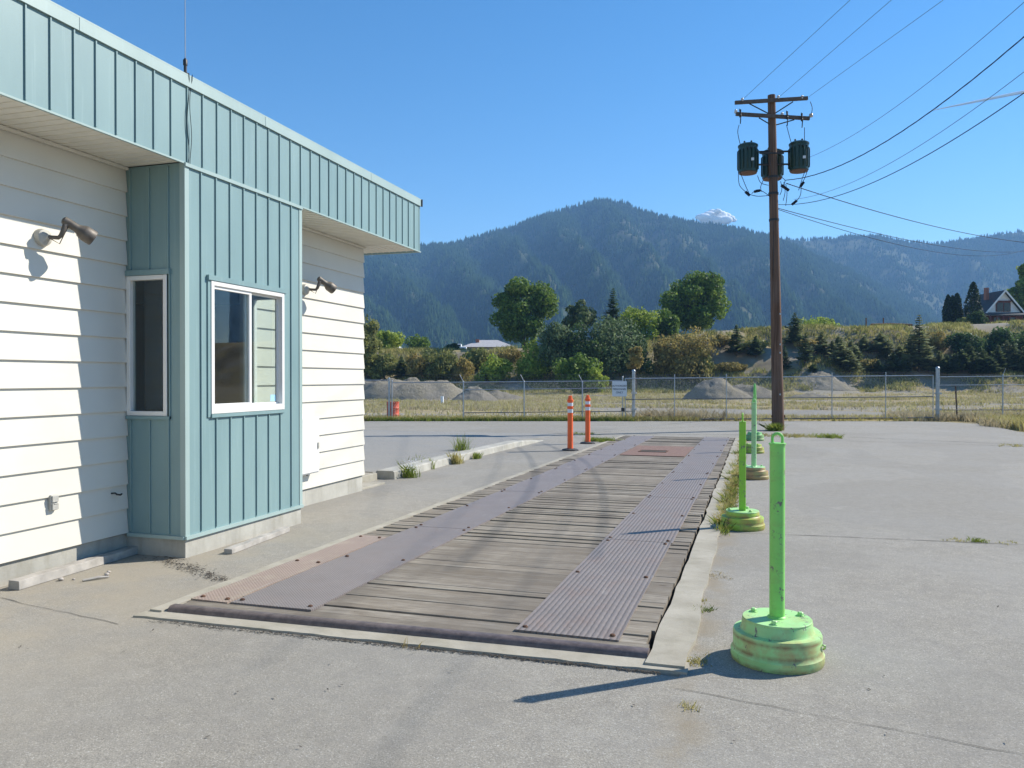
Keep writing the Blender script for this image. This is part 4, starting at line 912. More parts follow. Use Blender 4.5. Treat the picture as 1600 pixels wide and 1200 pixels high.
bushes = [  # px, row of base, row of top, width px, material, seed, label[, depth]
 (574, 595, 483, 40, 'leaf_olive', 11, 'tall olive-green shrub right behind the end of the building'),
 (606, 560, 515, 44, 'leaf_lime', 12, 'yellow-green rounded tree behind the small white shed', 136),
 (655, 552, 523, 34, 'leaf_green', 13, 'small bright green round tree right of the white shed', 150),
 (872, 590, 497, 62, 'leaf_greygreen', 14, 'grey-green bush just right of the tall leafy tree'),
 (912, 595, 500, 66, 'leaf_deep', 15, 'broad dark bush in the middle of the bush mass'),
 (955, 594, 491, 80, 'leaf_greygreen', 16, 'tallest dark grey-green bush above the white gate sign'),
 (992, 590, 505, 48, 'leaf_deep', 17, 'dark bush at the right side of the bush mass'),
 (998, 560, 476, 54, 'leaf_lime', 18, 'lighter yellow-green tree at the upper right of the bush mass', 134),
 (1040, 560, 482, 38, 'leaf_green', 19, 'green tree between the bush mass and the large round tree', 134),
 (836, 596, 535, 62, 'leaf_lime', 20, 'lime-green bush low in front of the tall leafy tree'),
 (776, 596, 558, 66, 'leaf_lime', 21, 'low yellow-green bush below the grey-roofed house'),
 (745, 584, 545, 42, 'leaf_olive', 22, 'olive shrub up the bank left of the low yellow-green bush'),
 (690, 596, 543, 50, 'leaf_olive', 23, 'olive-brown shrub below the left end of the grey roof'),
 (652, 592, 553, 44, 'leaf_autumn', 24, 'golden shrub on the left bank beside a small dark fir'),
 (600, 594, 556, 44, 'leaf_olive', 25, 'brownish olive shrub near the left gravel pile'),
 (905, 600, 556, 66, 'leaf_green', 26, 'green bush in front of the dark bush mass, left of the sign', 106),
 (930, 602, 570, 34, 'leaf_lime', 27, 'small bright green bush at the foot of the dark bush mass', 104),
 (1070, 590, 517, 74, 'leaf_autumn', 28, 'large orange-brown shrub below the round dark green tree'),
 (1038, 590, 540, 40, 'leaf_autumn', 29, 'orange shrub left of the large orange-brown shrub'),
 (1098, 592, 545, 34, 'leaf_olive', 30, 'olive shrub at the right foot of the large orange-brown shrub'),
 (707, 562, 537, 26, 'leaf_deep', 31, 'dark evergreen at the left end of the grey roof', 138),
 (1280, 519, 493, 60, 'leaf_lime', 32, 'low bright green rounded bush on the bluff right of the pole', 165),
 (1506, 508, 495, 26, 'leaf_olive', 33, 'olive bush between the cypress trees on the bluff', 140),
 (1528, 512, 488, 24, 'leaf_deep', 34, 'dark bush in front of the gabled house beside the lone cypress', 139),
 (1462, 548, 520, 44, 'leaf_autumn', 35, 'orange-brown scrub on the bank below the cypress trees'),
 (1128, 545, 522, 34, 'leaf_autumn', 36, 'golden scrub at the top of the slope left of the pole'),
 (1140, 585, 565, 60, 'leaf_autumn', 361, 'low golden scrub on the lower slope left of the pole'),
 (1262, 545, 530, 50, 'leaf_autumn', 37, 'low golden scrub high on the slope right of the pole'),
 (1350, 580, 560, 50, 'leaf_autumn', 38, 'low golden scrub among the small pines on the right bank'),
 (1180, 545, 530, 46, 'leaf_olive', 39, 'low olive scrub behind the pole near the top of the bank'),
 (725, 594, 560, 40, 'leaf_autumn', 40, 'rusty gold shrub at the foot of the left bank'),
 (797, 566, 545, 50, 'leaf_autumn', 41, 'rust-coloured shrub between the grey roof and the tall leafy tree'),
 (1560, 560, 514, 60, 'leaf_deep', 42, 'dark shaded bush on the bank under the gabled house'),
 (1515, 565, 520, 60, 'leaf_deep', 43, 'dark shaded bush on the bank below the lone cypress'),
 (1604, 560, 514, 60, 'leaf_deep', 44, 'dark shaded bush on the bank at the right edge'),
]
for q in bushes:
    px, pyb, pyt, wpx, m, sd_, lab = q[:7]
    if len(q) > 7: wd = q[7]; p = TP(px, wd)
    else: p, wd = find_base(px, pyb)
    zt = EYE + (592 - pyt) / F * wd; h = max(1.0, zt - p.z) * 1.02; wdt = wpx / F * wd * 1.12
    bush('shrub', lab, 'shrub', p, h, wdt, m, sd_, 'shrubs and small trees along the bank', n=int(1500 + h * wdt * 75), leaf=.23 if h > 3 else .17, nb=int(12 + h * 1.6))
tree('small_tree', 'small round-topped tree with golden-olive leaves rising just behind the tall gate post', 'tree', TP(994, 96), 6.2, 2.9, 'leaf_autumn', 61, n=900, leaf=.22, trunk_r=.06, low=.42, nb=8)
conifer('dark_tree', 'dark spiky treetop poking out above the middle of the bush mass', 'tree', TP(958, 139), 9.6, 5.0, 'leaf_deep', 62, dens=2.4)
tree('dark_tree', 'dark treetop at the upper left of the bush mass', 'tree', TP(912, 138), 8.2, 8.0, 'needles', 63, n=1600, leaf=.35, trunk_r=.2, low=.2, nb=8)
pines = [ # px, base row, top row, width px, mat, label
 (1151, 558, 506, 26, 'needles', 'small lone pine on the bare slope left of the pole'), (1242, 543, 487, 32, 'needles', 'dark pine on the skyline just right of the pole'),
 (1181, 563, 524, 22, 'needles', 'small pine just left of the pole on the slope'), (1258, 568, 520, 24, 'needles', 'pine below the dark skyline pine right of the pole'),
 (1284, 557, 517, 27, 'needles_light', None), (1270, 588, 569, 15, 'needles', None), (1314, 582, 527, 34, 'needles_light', None), (1328, 588, 543, 32, 'needles_light', None),
 (1350, 554, 524, 24, 'needles_light', None), (1376, 554, 518, 34, 'needles_light', None), (1372, 588, 562, 22, 'needles', None), (1396, 585, 551, 30, 'needles', None),
 (1300, 560, 532, 20, 'needles_light', None), (1338, 570, 545, 22, 'needles', None), (1406, 565, 540, 22, 'needles_light', None), (1357, 585, 560, 22, 'needles_light', None),
 (1436, 585, 490, 42, 'needles_light', 'tallest grey-green young pine on the right bank'), (1423, 582, 522, 28, 'needles_light', None),
 (1451, 586, 540, 27, 'needles_light', 'pine close against the right side of the tallest young pine'), (1480, 587, 555, 30, 'needles', 'dark green pine low on the bank below the cypress group'),
 (1547, 588, 556, 28, 'needles', 'dark pine low on the shaded bank below the house gable'), (1573, 580, 531, 25, 'needles_light', 'light-tipped young pine standing out of the shaded bank'),
 (1528, 589, 570, 20, 'needles', 'short pine at the foot of the shaded bank'), (1590, 588, 556, 24, 'needles', 'dark pine at the right edge on the shaded bank'),
 (1226, 585, 540, 18, 'needles', None), (627, 592, 557, 26, 'needles', 'dark fir on the left bank above the big gravel pile'), (697, 598, 582, 13, 'needles', 'little fir at the foot of the left bank'),
 (1503, 586, 546, 26, 'needles', 'dark pine on the shaded bank below the lone cypress'),
 (1492, 588, 552, 26, 'needles', 'X'),
 (1514, 582, 535, 28, 'needles', 'X'),
 (1536, 588, 545, 28, 'needles', 'X'),
 (1560, 584, 538, 26, 'needles', 'X'),
 (1583, 582, 532, 28, 'needles', 'X'),
 (1600, 588, 540, 30, 'needles', 'X'),
 (1468, 586, 548, 24, 'needles_light', 'X'),
 (1412, 588, 560, 22, 'needles', 'X'),
 (1384, 570, 536, 22, 'needles_light', 'X'),
 (1330, 560, 532, 22, 'needles_light', 'X'),
 (1310, 545, 525, 18, 'needles_light', 'X'),

]
for i, (px, pyb, pyt, wpx, m, lab) in enumerate(pines):
    p, wd = find_base(px, pyb); h = EYE + (592 - pyt) / F * wd - p.z
    if lab == 'X': lab = 'one of the crowded dark pines on the shaded right-hand bank' if px > 1485 else None
    conifer('pine_tree', lab or 'small young pine among others on the bank between pole and tallest pine', 'pine', p, h, wpx / F * wd * 1.35, m, 100 + i, 'young pines on the bank', dens=2.2)
for i, (px, wd, h, wdt, lab) in enumerate([(1481, 145, 6.4, 1.7, 'leftmost dark columnar cypress of the tight group on the bluff'), (1488, 147, 6.5, 1.7, 'middle columnar cypress of the tight group on the bluff'), (1495, 145, 6.6, 1.8, 'rightmost columnar cypress of the tight group on the bluff'), (1520, 142, 8.2, 2.5, 'lone tall pointed cypress left of the gabled house')]):
    cypress('cypress', lab, TP(px, wd), h, wdt, 200 + i, 'columnar cypresses on the bluff')

# ================================================================ HOUSES ON THE BLUFF
def UB(mb, u0, u1, w0, w1, z0, z1, m=0):     # box in view-aligned ground axes
    vs = [UW(u, wd_, z) for z in (z0, z1) for u, wd_ in ((u0, w0), (u1, w0), (u1, w1), (u0, w1))]
    return mb.add(vs, [(0, 3, 2, 1), (4, 5, 6, 7), (0, 1, 5, 4), (1, 2, 6, 5), (2, 3, 7, 6), (3, 0, 4, 7)], m)
wd = 150; uc = (1568 - 800) / F * wd; zb = TZ(*UW(uc, wd, 0)[:2]) - .3; zg = EYE + (592 - 508) / F * wd; hz = lambda py: EYE + (592 - py) / F * wd
hs_ = thing('gabled_house', 'white gabled house with dark roof and reddish veranda on the bluff at the right', 'house', UW(uc, wd, zb))
hw = 3.55; za, ze = hz(453.5), hz(488)
mb = MB(); UB(mb, uc - hw + .5, uc + hw - .3, wd + .1, wd + 9, zb - 1, ze)
mb.add([UW(uc - hw + .3, wd + .1, ze), UW(uc + hw - .3, wd + .1, ze), UW(uc, wd + .1, za - .25), UW(uc - hw + .3, wd + 9, ze), UW(uc + hw - .3, wd + 9, ze), UW(uc, wd + 9, za - .25)], [(0, 1, 2), (5, 4, 3)])
mb.build('wall', 'house_white', hs_)
mb = MB()
for s in (-1, 1):
    a0, a1 = UW(uc, wd - .5, za), UW(uc + s * (hw + .35), wd - .5, ze - .35); b0_, b1_ = UW(uc, wd + 9.4, za), UW(uc + s * (hw + .35), wd + 9.4, ze - .35); dz = Vector((0, 0, .22))
    mb.add([a0, a1, b1_, b0_, a0 - dz, a1 - dz, b1_ - dz, b0_ - dz], [(0, 1, 2, 3), (7, 6, 5, 4), (0, 4, 5, 1), (1, 5, 6, 2), (2, 6, 7, 3)])
rfo = mb.build('roof', 'house_roof', hs_)
mb = MB()
for s in (-1, 1): mb.beam(UW(uc, wd - .56, za - .12), UW(uc + s * (hw + .35), wd - .56, ze - .47), .08, .28)
mb.build('barge_board', 'house_white', rfo)
mb = MB(); UB(mb, uc - 2.1, uc - 1.5, wd + 2.2, wd + 2.9, za - 1.6, za + .75); mb.build('chimney', 'brick', rfo)
mb = MB(); UB(mb, uc - 1.5, uc + 1.3, wd - .0, wd + .12, hz(487), hz(471)); UB(mb, uc - 2.0, uc + 1.6, wd - .25, wd + .12, hz(471), hz(470)); mb.build('gable_window_frame', 'house_red', hs_)
mb = MB(); UB(mb, uc - 1.3, uc - .15, wd - .05, wd + .0, hz(486), hz(473)); mb.build('window_pane', 'dark_glass', hs_); mb = MB(); UB(mb, uc + .05, uc + 1.15, wd - .05, wd + .0, hz(486), hz(473)); mb.build('window_pane', 'dark_glass', hs_)
mb = MB(); mb.add([UW(uc - hw - .6, wd - 2.2, hz(493)), UW(uc + hw + .6, wd - 2.2, hz(493)), UW(uc + hw + .3, wd + .1, hz(488)), UW(uc - hw - .3, wd + .1, hz(488)), UW(uc - hw - .6, wd - 2.2, hz(494.5)), UW(uc + hw + .6, wd - 2.2, hz(494.5)), UW(uc + hw + .3, wd + .1, hz(490)), UW(uc - hw - .3, wd + .1, hz(490))], [(0, 1, 2, 3), (7, 6, 5, 4), (0, 4, 5, 1), (1, 5, 6, 2), (3, 7, 4, 0)])
mb.build('veranda_roof', 'house_roof', hs_)
mb = MB(); UB(mb, uc - hw, uc + hw, wd - .02, wd + .09, zb - .8, hz(493.5)); UB(mb, uc - hw - .3, uc + hw + .3, wd - 2.1, wd - 2.0, zb - .8, hz(503))
for k in range(7): UB(mb, uc - hw - .3 + k * 1.2, uc - hw - .15 + k * 1.2, wd - 2.12, wd - 1.98, zb - .8, hz(494))
mb.build('veranda', 'house_red', hs_)
mb = MB(); UB(mb, uc - 1.9, uc - .7, wd - .06, wd - .021, hz(506), hz(496)); mb.build('window_pane', 'dark_glass', hs_); mb = MB(); UB(mb, uc + .8, uc + 2.2, wd - .06, wd - .021, hz(506), hz(496)); mb.build('window_pane', 'dark_glass', hs_)
# low ranch house with grey hip roof
wd = 152; ua, ub_ = (720 - 800) / F * wd, (806 - 800) / F * wd; hz2 = lambda py: EYE + (592 - py) / F * wd; zt, zr = hz2(531), hz2(542); zb = TZ(*UW(ua + 4, wd + 4, 0)[:2])
rh = thing('ranch_house', 'low house with pale grey hip roof and brick chimney behind the bank', 'house', UW((ua + ub_) / 2, wd + 4, zb))
mb = MB(); mb.add([UW(ua, wd, zr), UW(ub_, wd, zr), UW(ub_, wd + 8, zr), UW(ua, wd + 8, zr), UW(ua + 3.6, wd + 4, zt + .15), UW(ub_ - 3.6, wd + 4, zt + .15)], [(0, 1, 5, 4), (1, 2, 5), (2, 3, 4, 5), (3, 0, 4), (3, 2, 1, 0)])
rr_ = mb.build('roof', 'grey_roof', rh)
mb = MB(); UB(mb, ua + .6, ub_ - .6, wd + .7, wd + 7.3, zb - 1.5, zr - .01); mb.build('wall', 'old_timber', rh)
mb = MB(); uq = (745 - 800) / F * wd; UB(mb, uq - .35, uq + .35, wd + 2.5, wd + 3.3, zr, hz2(529)); mb.build('chimney', 'brick', rr_)
mb = MB(); UB(mb, ua + 1.2, ua + 2.6, wd + .62, wd + .7, zr - 1.5, zr - .4); mb.build('window_pane', 'dark_glass', rh)
# arched white shed
wd = 137; u0 = (613 - 800) / F * wd; zb = TZ(*UW(u0, wd, 0)[:2]) - .1; us = thing('arched_shed', 'small white arched shed on the bench near the left bank', 'shed', UW(u0, wd, zb))
mb = MB(); N_ = 12; vs = []
for wq in (wd, wd + 5):
    for k in range(N_ + 1): a = math.pi * k / N_; vs.append(UW(u0 + 1.35 * math.cos(a), wq, zb - .3 + (1.7 if 0 < k < N_ else 1) * (math.sin(a) if k not in (0, N_) else 0)))
mb.add(vs, [(k, k + 1, N_ + 2 + k, N_ + 1 + k) for k in range(N_)] + [tuple(range(N_ + 1))[::-1], tuple(N_ + 1 + k for k in range(N_ + 1))]); mb.build('cover', 'tent_white', us)
mb = MB(); UB(mb, u0 - .5, u0 + .5, wd - .06, wd - .01, zb - .3, zb + .9); mb.build('door', 'sign_white', us)
# parked white vehicle glimpsed left of the ranch house
wd = 142; u0 = (714 - 800) / F * wd; zb = EYE + (592 - 549) / F * wd; cv = thing('parked_van', 'small white vehicle partly hidden at the left end of the grey-roofed house', 'vehicle', UW(u0, wd, zb))
mb = MB(); UB(mb, u0 - 1.7, u0 + 1.7, wd, wd + 1.7, zb + .25, zb + .85); UB(mb, u0 - 1.0, u0 + .8, wd + .1, wd + 1.6, zb + .85, zb + 1.35); mb.build('body', 'tent_white', cv, bevel=.12)
mb = MB(); UB(mb, u0 - .8, u0 + .6, wd + .05, wd + .095, zb + .9, zb + 1.25); mb.build('window', 'dark_glass', cv)
for s in (-1.1, 1.1):
    mb = MB(); mb.lathe([(.3, 0), (.3, .2)], UW(u0 + s, wd - .02, zb + .3), FW, 14); mb.build('wheel', 'black_rubber', cv)
# two thin posts and a long dark log on the bluff
for px, lab in ((1353, 'left one of two thin dark posts on the bluff skyline'), (1380, 'right one of two thin dark posts on the bluff skyline')):
    p = PX(px, 150, 511); mb = MB(); mb.tube([p - Vector((0, 0, 1.5)), p + Vector((0, 0, 1.75))], .12, 6); mb.tube([p + Vector((-.16, 0, 1.6)), p + Vector((.16, 0, 1.6))], .05, 5)
    tag(mb.build('bluff_post', 'rust_dark', loc=p), lab, 'post')
mb = MB(); p0, p1 = PX(1361, 140, 509), PX(1425, 140, 508); mb.tube([p0, p0.lerp(p1, .5) + Vector((0, 0, .08)), p1], [.4, .36, .22], 8)
tag(mb.build('fallen_log', 'rust_dark', loc=p0), 'long dark log lying along the edge of the bluff', 'log')

# ================================================================ GRAVEL PILES
def pile(name, label, px, wd, wdt, dep, H, mat, seed, skew=0.0, rot=0.0, plat=1.12):
    g = 40; c = UW((px - 800) / F * wd, wd, 0); vs = []; cr, sr = math.cos(rot), math.sin(rot)
    for j in range(g + 1):
        for i in range(g + 1):
            a, b = i / g * 2 - 1, j / g * 2 - 1; r = math.hypot(a - skew * (1 - abs(a)), b)
            h = max(0, 1 - r) ** .85 if r < 1 else 0
            q = RT * (a * wdt * cr / 2 - b * dep * sr / 2) + FW * (a * wdt * sr / 2 + b * dep * cr / 2); x, y = c.x + q.x, c.y + q.y
            nz_ = float(fbm(x / 1.7, y / 1.7, seed)) - .5; n2 = float(fbm(x / .5, y / .5, seed + 3, 3)) - .5
            z = TZ(x, y) + H * min(1, h * plat) ** (1.0 if plat < 1.5 else .9) * (1 + nz_ * .7) + (n2 * .4 * min(1, h * 4) if h > 0 else 0) - (.15 if h <= 0 else 0); vs.append((x, y, z))
    fs = [(j * (g + 1) + i, j * (g + 1) + i + 1, (j + 1) * (g + 1) + i + 1, (j + 1) * (g + 1) + i) for j in range(g) for i in range(g)]
    mb = MB(); mb.add(vs, fs); tag(mb.build(name, mat, loc=(c.x, c.y, TZ(c.x, c.y)), smooth=True), label, 'gravel pile', 'gravel piles in the yard')
pile('gravel_pile', 'longest gravel pile, broad and flat-topped, behind the left fence', 632, 76, 13.5, 8, 1.6, 'pile_gravel', 1, 0, plat=2.3)
pile('gravel_pile', 'gravel pile top showing behind the longest pile at the left', 640, 90, 8.0, 6, 2.35, 'pale_gravel', 2)
pile('gravel_pile', 'small sharp pile in front of the right end of the longest pile', 741, 68, 4.6, 4, 1.25, 'pile_gravel', 3, .1)
pile('gravel_pile', 'low pale spread of gravel right of the small sharp pile', 775, 76, 6.0, 4, .7, 'pale_gravel', 4)
pile('gravel_pile', 'cone-shaped dark grey gravel pile left of the utility pole', 1122, 74, 7.0, 6, 2.05, 'pile_gravel', 5, -.1)
pile('gravel_pile', 'rounded brownish pile behind and right of the cone-shaped pile', 1165, 80, 7.0, 5, 1.3, 'pale_gravel', 6, plat=1.5)
pile('gravel_pile', 'low flat gravel heap right of the utility pole', 1268, 82, 5.5, 3.5, .6, 'pile_gravel', 7)
pile('gravel_pile', 'dark grey heap against the foot of the bank right of the pole', 1290, 112, 10, 6, 1.15, 'pile_gravel', 8)

# ================================================================ FENCES AND GATE
def fpt(px, h=0, off=0.0): p = fence_at(px, off); p.z = h if h else 0; return p
def zpx(px, py, off=0.0): p = fence_at(px, off); t = p.dot(FW); return Vector((p.x, p.y, EYE + (592 - py) / F * t))
def chain(a, b, z0, z1, pitch=.075, r=.0018):
    """diamond mesh between points a and b, bottom z0, top z1"""
    a = Vector(a); b = Vector(b); L = (b - a).length; d = (b - a) / L; H = z1 - z0; V = []; n = int((L + H) / pitch)
    s = Vector((d.y, -d.x, 0)) * r
    for sg in (1, -1):
        for i in range(-1, n + 1):
            t0 = i * pitch; ta, tb = (t0 - H, t0) if sg > 0 else (t0, t0 - H)   # along at bottom, top
            za, zb_ = 0.0, H
            if ta < 0: k = -ta / (tb - ta); za = H * k; ta = 0
            if tb < 0: k = -tb / (ta - tb); zb_ = H * (1 - k); tb = 0
            if ta > L: k = (ta - L) / (ta - tb); za = H * k; ta = L
            if tb > L: k = (tb - L) / (tb - ta); zb_ = H * (1 - k); tb = L
            if zb_ - za < .02: continue
            p, q = a + d * ta, a + d * tb; p = Vector((p.x, p.y, z0 + za)); q = Vector((q.x, q.y, z0 + zb_)); dd = (q - p).normalized(); e = dd.cross(Vector((s.x, s.y, 0))).normalized() * r
            V += [p + s, p - s * .5 + e * .87, p - s * .5 - e * .87, q + s, q - s * .5 + e * .87, q - s * .5 - e * .87]
    n = len(V) // 6; base = np.arange(n)[:, None, None] * 6; Fq = (np.array([[0, 1, 4, 3], [1, 2, 5, 4], [2, 0, 3, 5]])[None] + base).reshape(-1, 4)
    return [tuple(v) for v in V], Fq
def ptube(a, b, r, n=8): mb = MB(); mb.tube([a, b], r, n); return mb
def gp(px): p = fence_at(px); return TZ(p.x, p.y)
def post(parent, px, pytop, r=.03, mat='galvanised', arm=0, name='post', cap=True, off=0.0):
    t = zpx(px, pytop, off); b = Vector((t.x, t.y, TZ(t.x, t.y) - .1)); mb = ptube(b, t, r, 10)
    if cap: mb.lathe([(r * 1.15, -.02), (r * 1.2, .02), (r * .8, .05), (0, .065)], t, n=10)
    o = mb.build(name, mat, parent, smooth=40)
    if arm:
        am = ptube(t + Vector((0, 0, .02)), t + Vector((arm, -.05, .34)), .014, 6); am.build('barb_arm', mat, o)
    return o
def wire_line(parent, pts, r=.004, name='barbed_wire', mat='bare_wire'):
    mb = MB(); mb.tube(pts, r, 4)
    for a, b in zip(pts[:-1], pts[1:]):
        a = Vector(a); b = Vector(b); L = (b - a).length; k = .3
        while k < L: p = a.lerp(b, k / L); mb.tube([p + Vector((.02, 0, .025)), p - Vector((.02, 0, .025))], .003, 3); k += .35
    return mb.build(name, mat, parent)
# left fence
lf = thing('chain_link_fence', 'chain-link fence with angled arms left of the rolling gate', 'fence', fence_at(608) + Vector((0, 0, gp(608))))
pxs = [330, 400, 470, 520, 567, 608, 724, 819, 910, 973]; tops = [595, 595, 595, 595, 594, 592, 597, 597, 597, 590]
for p, t in zip(pxs, tops): post(lf, p, t, .045 if p in (608,) else .03, arm=-.16 if p in (724, 819, 910) else 0)
post(lf, 612.5, 596, .03)
for pa, pb, ya, yb in ((330, 608, 596, 594), (612.5, 973, 598, 595)): ptube(zpx(pa, ya), zpx(pb, yb), .021).build('top_rail', 'galvanised', lf)
ptube(zpx(724, 609), zpx(973, 606), .018).build('middle_rail', 'galvanised', lf)
ptube(zpx(724, 645), zpx(987, 642.5), .018).build('bottom_rail', 'rail_dark', lf)
V, Fq = chain(zpx(330, 0), zpx(973, 0), -.20, 1.46); npmesh('wire_mesh', V, Fq, 'galvanised', lf)
for k, dz in enumerate((.12, .22, .33)):
    pts = [zpx(p, 597) + Vector((-.16 * dz / .34, -.02, dz)) for p in (612, 724, 819, 910, 973)]; wire_line(lf, pts)
# rolling gate
gt = thing('rolling_gate', 'long chain-link rolling gate panel between the two tall posts, behind the utility pole', 'gate', fence_at(1220) + Vector((0, 0, gp(1220))))
GXS = [977, 1054, 1135, 1217, 1300, 1384, 1458]; OFF = .14
def yt(px): return 591.5 - (px - 990) / 475 * 5.0
def ym_(px): return 624 - (px - 990) / 475 * 4.5
def yb_(px): return 655.6 - (px - 990) / 475 * 3.0
for p in GXS: ptube(zpx(p, yb_(p), OFF), zpx(p, yt(p) - (6 if p not in (977, 1458) else 0), OFF), .022).build('upright', 'galvanised', gt)
ptube(zpx(977, yt(977), OFF), zpx(1458, yt(1458), OFF), .024).build('top_rail', 'galvanised', gt)
ptube(zpx(977, ym_(977), OFF), zpx(1458, ym_(1458), OFF), .02).build('middle_rail', 'rail_dark', gt)
ptube(zpx(977, yb_(977), OFF), zpx(1458, yb_(1458), OFF), .028).build('bottom_rail', 'rail_dark', gt)
V, Fq = chain(zpx(977, 0, OFF), zpx(1458, 0, OFF), -.24, 1.68); npmesh('wire_mesh', V, Fq, 'galvanised', gt)
for dy in (3, 5.5): wire_line(gt, [zpx(p, yt(p) - dy, OFF) for p in GXS])
lt_ = MB(); p = zpx(974, 640, OFF); lt_.box(p.x - .09, p.x + .05, p.y - .05, p.y + .05, p.z - .08, p.z + .08); lt_.build('latch', 'dark_metal', gt)
def gatepost(px, pyt, r, label):
    t = zpx(px, pyt, -.05); o = thing('gate_post', label, 'gate post', (t.x, t.y, TZ(t.x, t.y)), 'tall gate posts')
    mb = ptube(Vector((t.x, t.y, TZ(t.x, t.y) - .2)), t, r, 16); mb.build('pipe', 'galvanised', o, smooth=40)
    mb = MB(); mb.lathe([(r * 1.12, -.03), (r * 1.14, .01), (r * .9, .05), (r * .4, .08), (0, .09)], t, n=16); mb.build('cap', 'galvanised', o, smooth=40)
    for h in (.55, 1.3): mb = MB(); z = TZ(t.x, t.y) + h; mb.box(t.x - r * 1.3, t.x + r * 1.9, t.y - r * 1.3, t.y + r * 1.3, z - .04, z + .04); mb.build('hinge_clamp', 'galvanised', o)
gatepost(990, 580, .075, 'tall galvanised gate post right beside the white gate sign'); gatepost(1465, 575.5, .085, 'tall galvanised gate post at the right end of the rolling gate')
# right fence
rf_ = thing('chain_link_fence', 'chain-link fence running out of the picture right of the rolling gate', 'fence', fence_at(1567) + Vector((0, 0, gp(1567))))
for p, t in ((1567, 587), (1660, 586), (1760, 584)): post(rf_, p, t, .03, arm=.1)
ptube(zpx(1468, 589), zpx(1760, 586), .021).build('top_rail', 'galvanised', rf_)
ptube(zpx(1468, 602), zpx(1760, 600), .018).build('middle_rail', 'galvanised', rf_)
ptube(zpx(1468, 640.6), zpx(1760, 640), .018).build('bottom_rail', 'rail_dark', rf_)
a_, b_ = zpx(1468, 0), zpx(1760, 0); V, Fq = chain(a_, b_, -.25, 1.74); npmesh('wire_mesh', V, Fq, 'galvanised', rf_)
wire_line(rf_, [zpx(p, 585) for p in (1468, 1567, 1660, 1760)])
t_ = zpx(1493, 603, -.3); b_ = zpx(1496, 648, -.3); mb = MB(); mb.beam(b_ - Vector((0, 0, .3)), t_, .05, .05); mb.beam(b_ - Vector((0, .04, .3)), t_ - Vector((0, .04, 0)), .012, .04)
tag(mb.build('steel_stake', 'rust_dark', loc=b_), 'rusty leaning steel stake by the fence just right of the tall right gate post', 'stake')
mk = PX(691, 60, 640); mb = MB(); mb.box(mk.x - .1, mk.x + .1, mk.y - .06, mk.y + .06, TZ(mk.x, mk.y), TZ(mk.x, mk.y) + .62); tag(mb.build('marker_stake', 'tent_white', loc=(mk.x, mk.y, TZ(mk.x, mk.y)), bevel=.01), 'small white marker stake in the grass in front of the longest gravel pile', 'stake')
# sign
sc_ = zpx(968, 607.5, .30); wdir = Vector((1, FS, 0)).normalized(); wdir2 = (RT * .96 + wdir * .04).normalized(); nrm_ = Vector((wdir2.y, -wdir2.x, 0))
sg = thing('gate_sign', 'white sign reading AUTHORIZED PERSONNEL ONLY on the fence beside the tall left gate post', 'sign', sc_)
mb = MB(); SW, SH = .335, .345
mb.beam(sc_ - wdir2 * SW, sc_ + wdir2 * SW, .012, SH * 2); mb.build('sign_panel', 'sign_white', sg)
M4 = Matrix((( wdir2.x, 0, nrm_.x, 0), (wdir2.y, 0, nrm_.y, 0), (0, 1, 0, 0), (0, 0, 0, 1)))
for k, (tx, sz) in enumerate((('AUTHORIZED', .105), ('PERSONNEL', .112), ('ONLY', .12))):
    text_mesh(tx, sz, 'sign_ink', Matrix.Translation(sc_ + nrm_ * .008 + Vector((0, 0, .13 - .15 * k))) @ M4, 'lettering', sg, .002)
# red drum
p = zpx(614, 657, -.9); dz_ = TZ(p.x, p.y); dr = thing('steel_drum', 'red-orange steel drum behind the left fence post', 'drum', (p.x, p.y, dz_))
mb = MB(); mb.lathe([(.27, 0), (.285, .02), (.28, .04), (.28, .26), (.292, .28), (.28, .30), (.28, .55), (.292, .57), (.28, .59), (.28, .82), (.288, .84), (.288, .86), (.27, .86), (.26, .845), (0, .845)], (p.x, p.y, dz_), n=28); mb.build('barrel', 'drum_red', dr, smooth=35)
mb = MB(); mb.lathe([(.03, .845), (.03, .865), (0, .866)], (p.x + .14, p.y - .05, dz_), n=10); mb.build('bung', 'dark_metal', dr)
p = fence_at(604, .45); mb = MB(); mb.beam((p.x - .8, p.y - .3, TZ(p.x, p.y) + .06), (p.x + .7, p.y + .2, TZ(p.x, p.y) + .06), .14, .05); tag(mb.build('timber', 'old_timber', loc=(p.x, p.y, TZ(p.x, p.y))), 'short pale board lying at the asphalt edge in front of the red drum', 'timber')

# ================================================================ UTILITY POLE
PB = Vector((.78, 30.05, gz(30.05))); DP = PB.dot(FW)
def pp(px, py, d=0.0): return PX(px, DP + d, py)
up = thing('utility_pole', 'tall brown wooden utility pole with two crossarms and three transformers', 'utility pole', PB)
top = pp(1204.5, 150)
mb = MB(); mb.tube([PB - Vector((0, 0, .4)), PB.lerp(top, .1), PB.lerp(top, .5), top], [.225, .205, .17, .135], 16); mb.build('pole_shaft', 'pole_wood', up, smooth=50)
def arm(x0, y0, x1, y1, d): mb = MB(); mb.beam(pp(x0, y0, d), pp(x1, y1, d), .10, .125); return mb.build('crossarm', 'crossarm_wood', up, bevel=.01)
A1 = arm(1147.5, 161.5, 1261, 154.5, -.20); A2 = arm(1149, 179, 1264, 186, -.21)
for q in (((1170, 163), (1201, 179)), ((1238, 160), (1210, 178)), ((1185, 185), (1202, 195)), ((1240, 188), (1212, 196))): mb = MB(); mb.beam(pp(*q[0], -.22), pp(*q[1], -.18), .012, .04); mb.build('crossarm_brace', 'dark_metal', up)
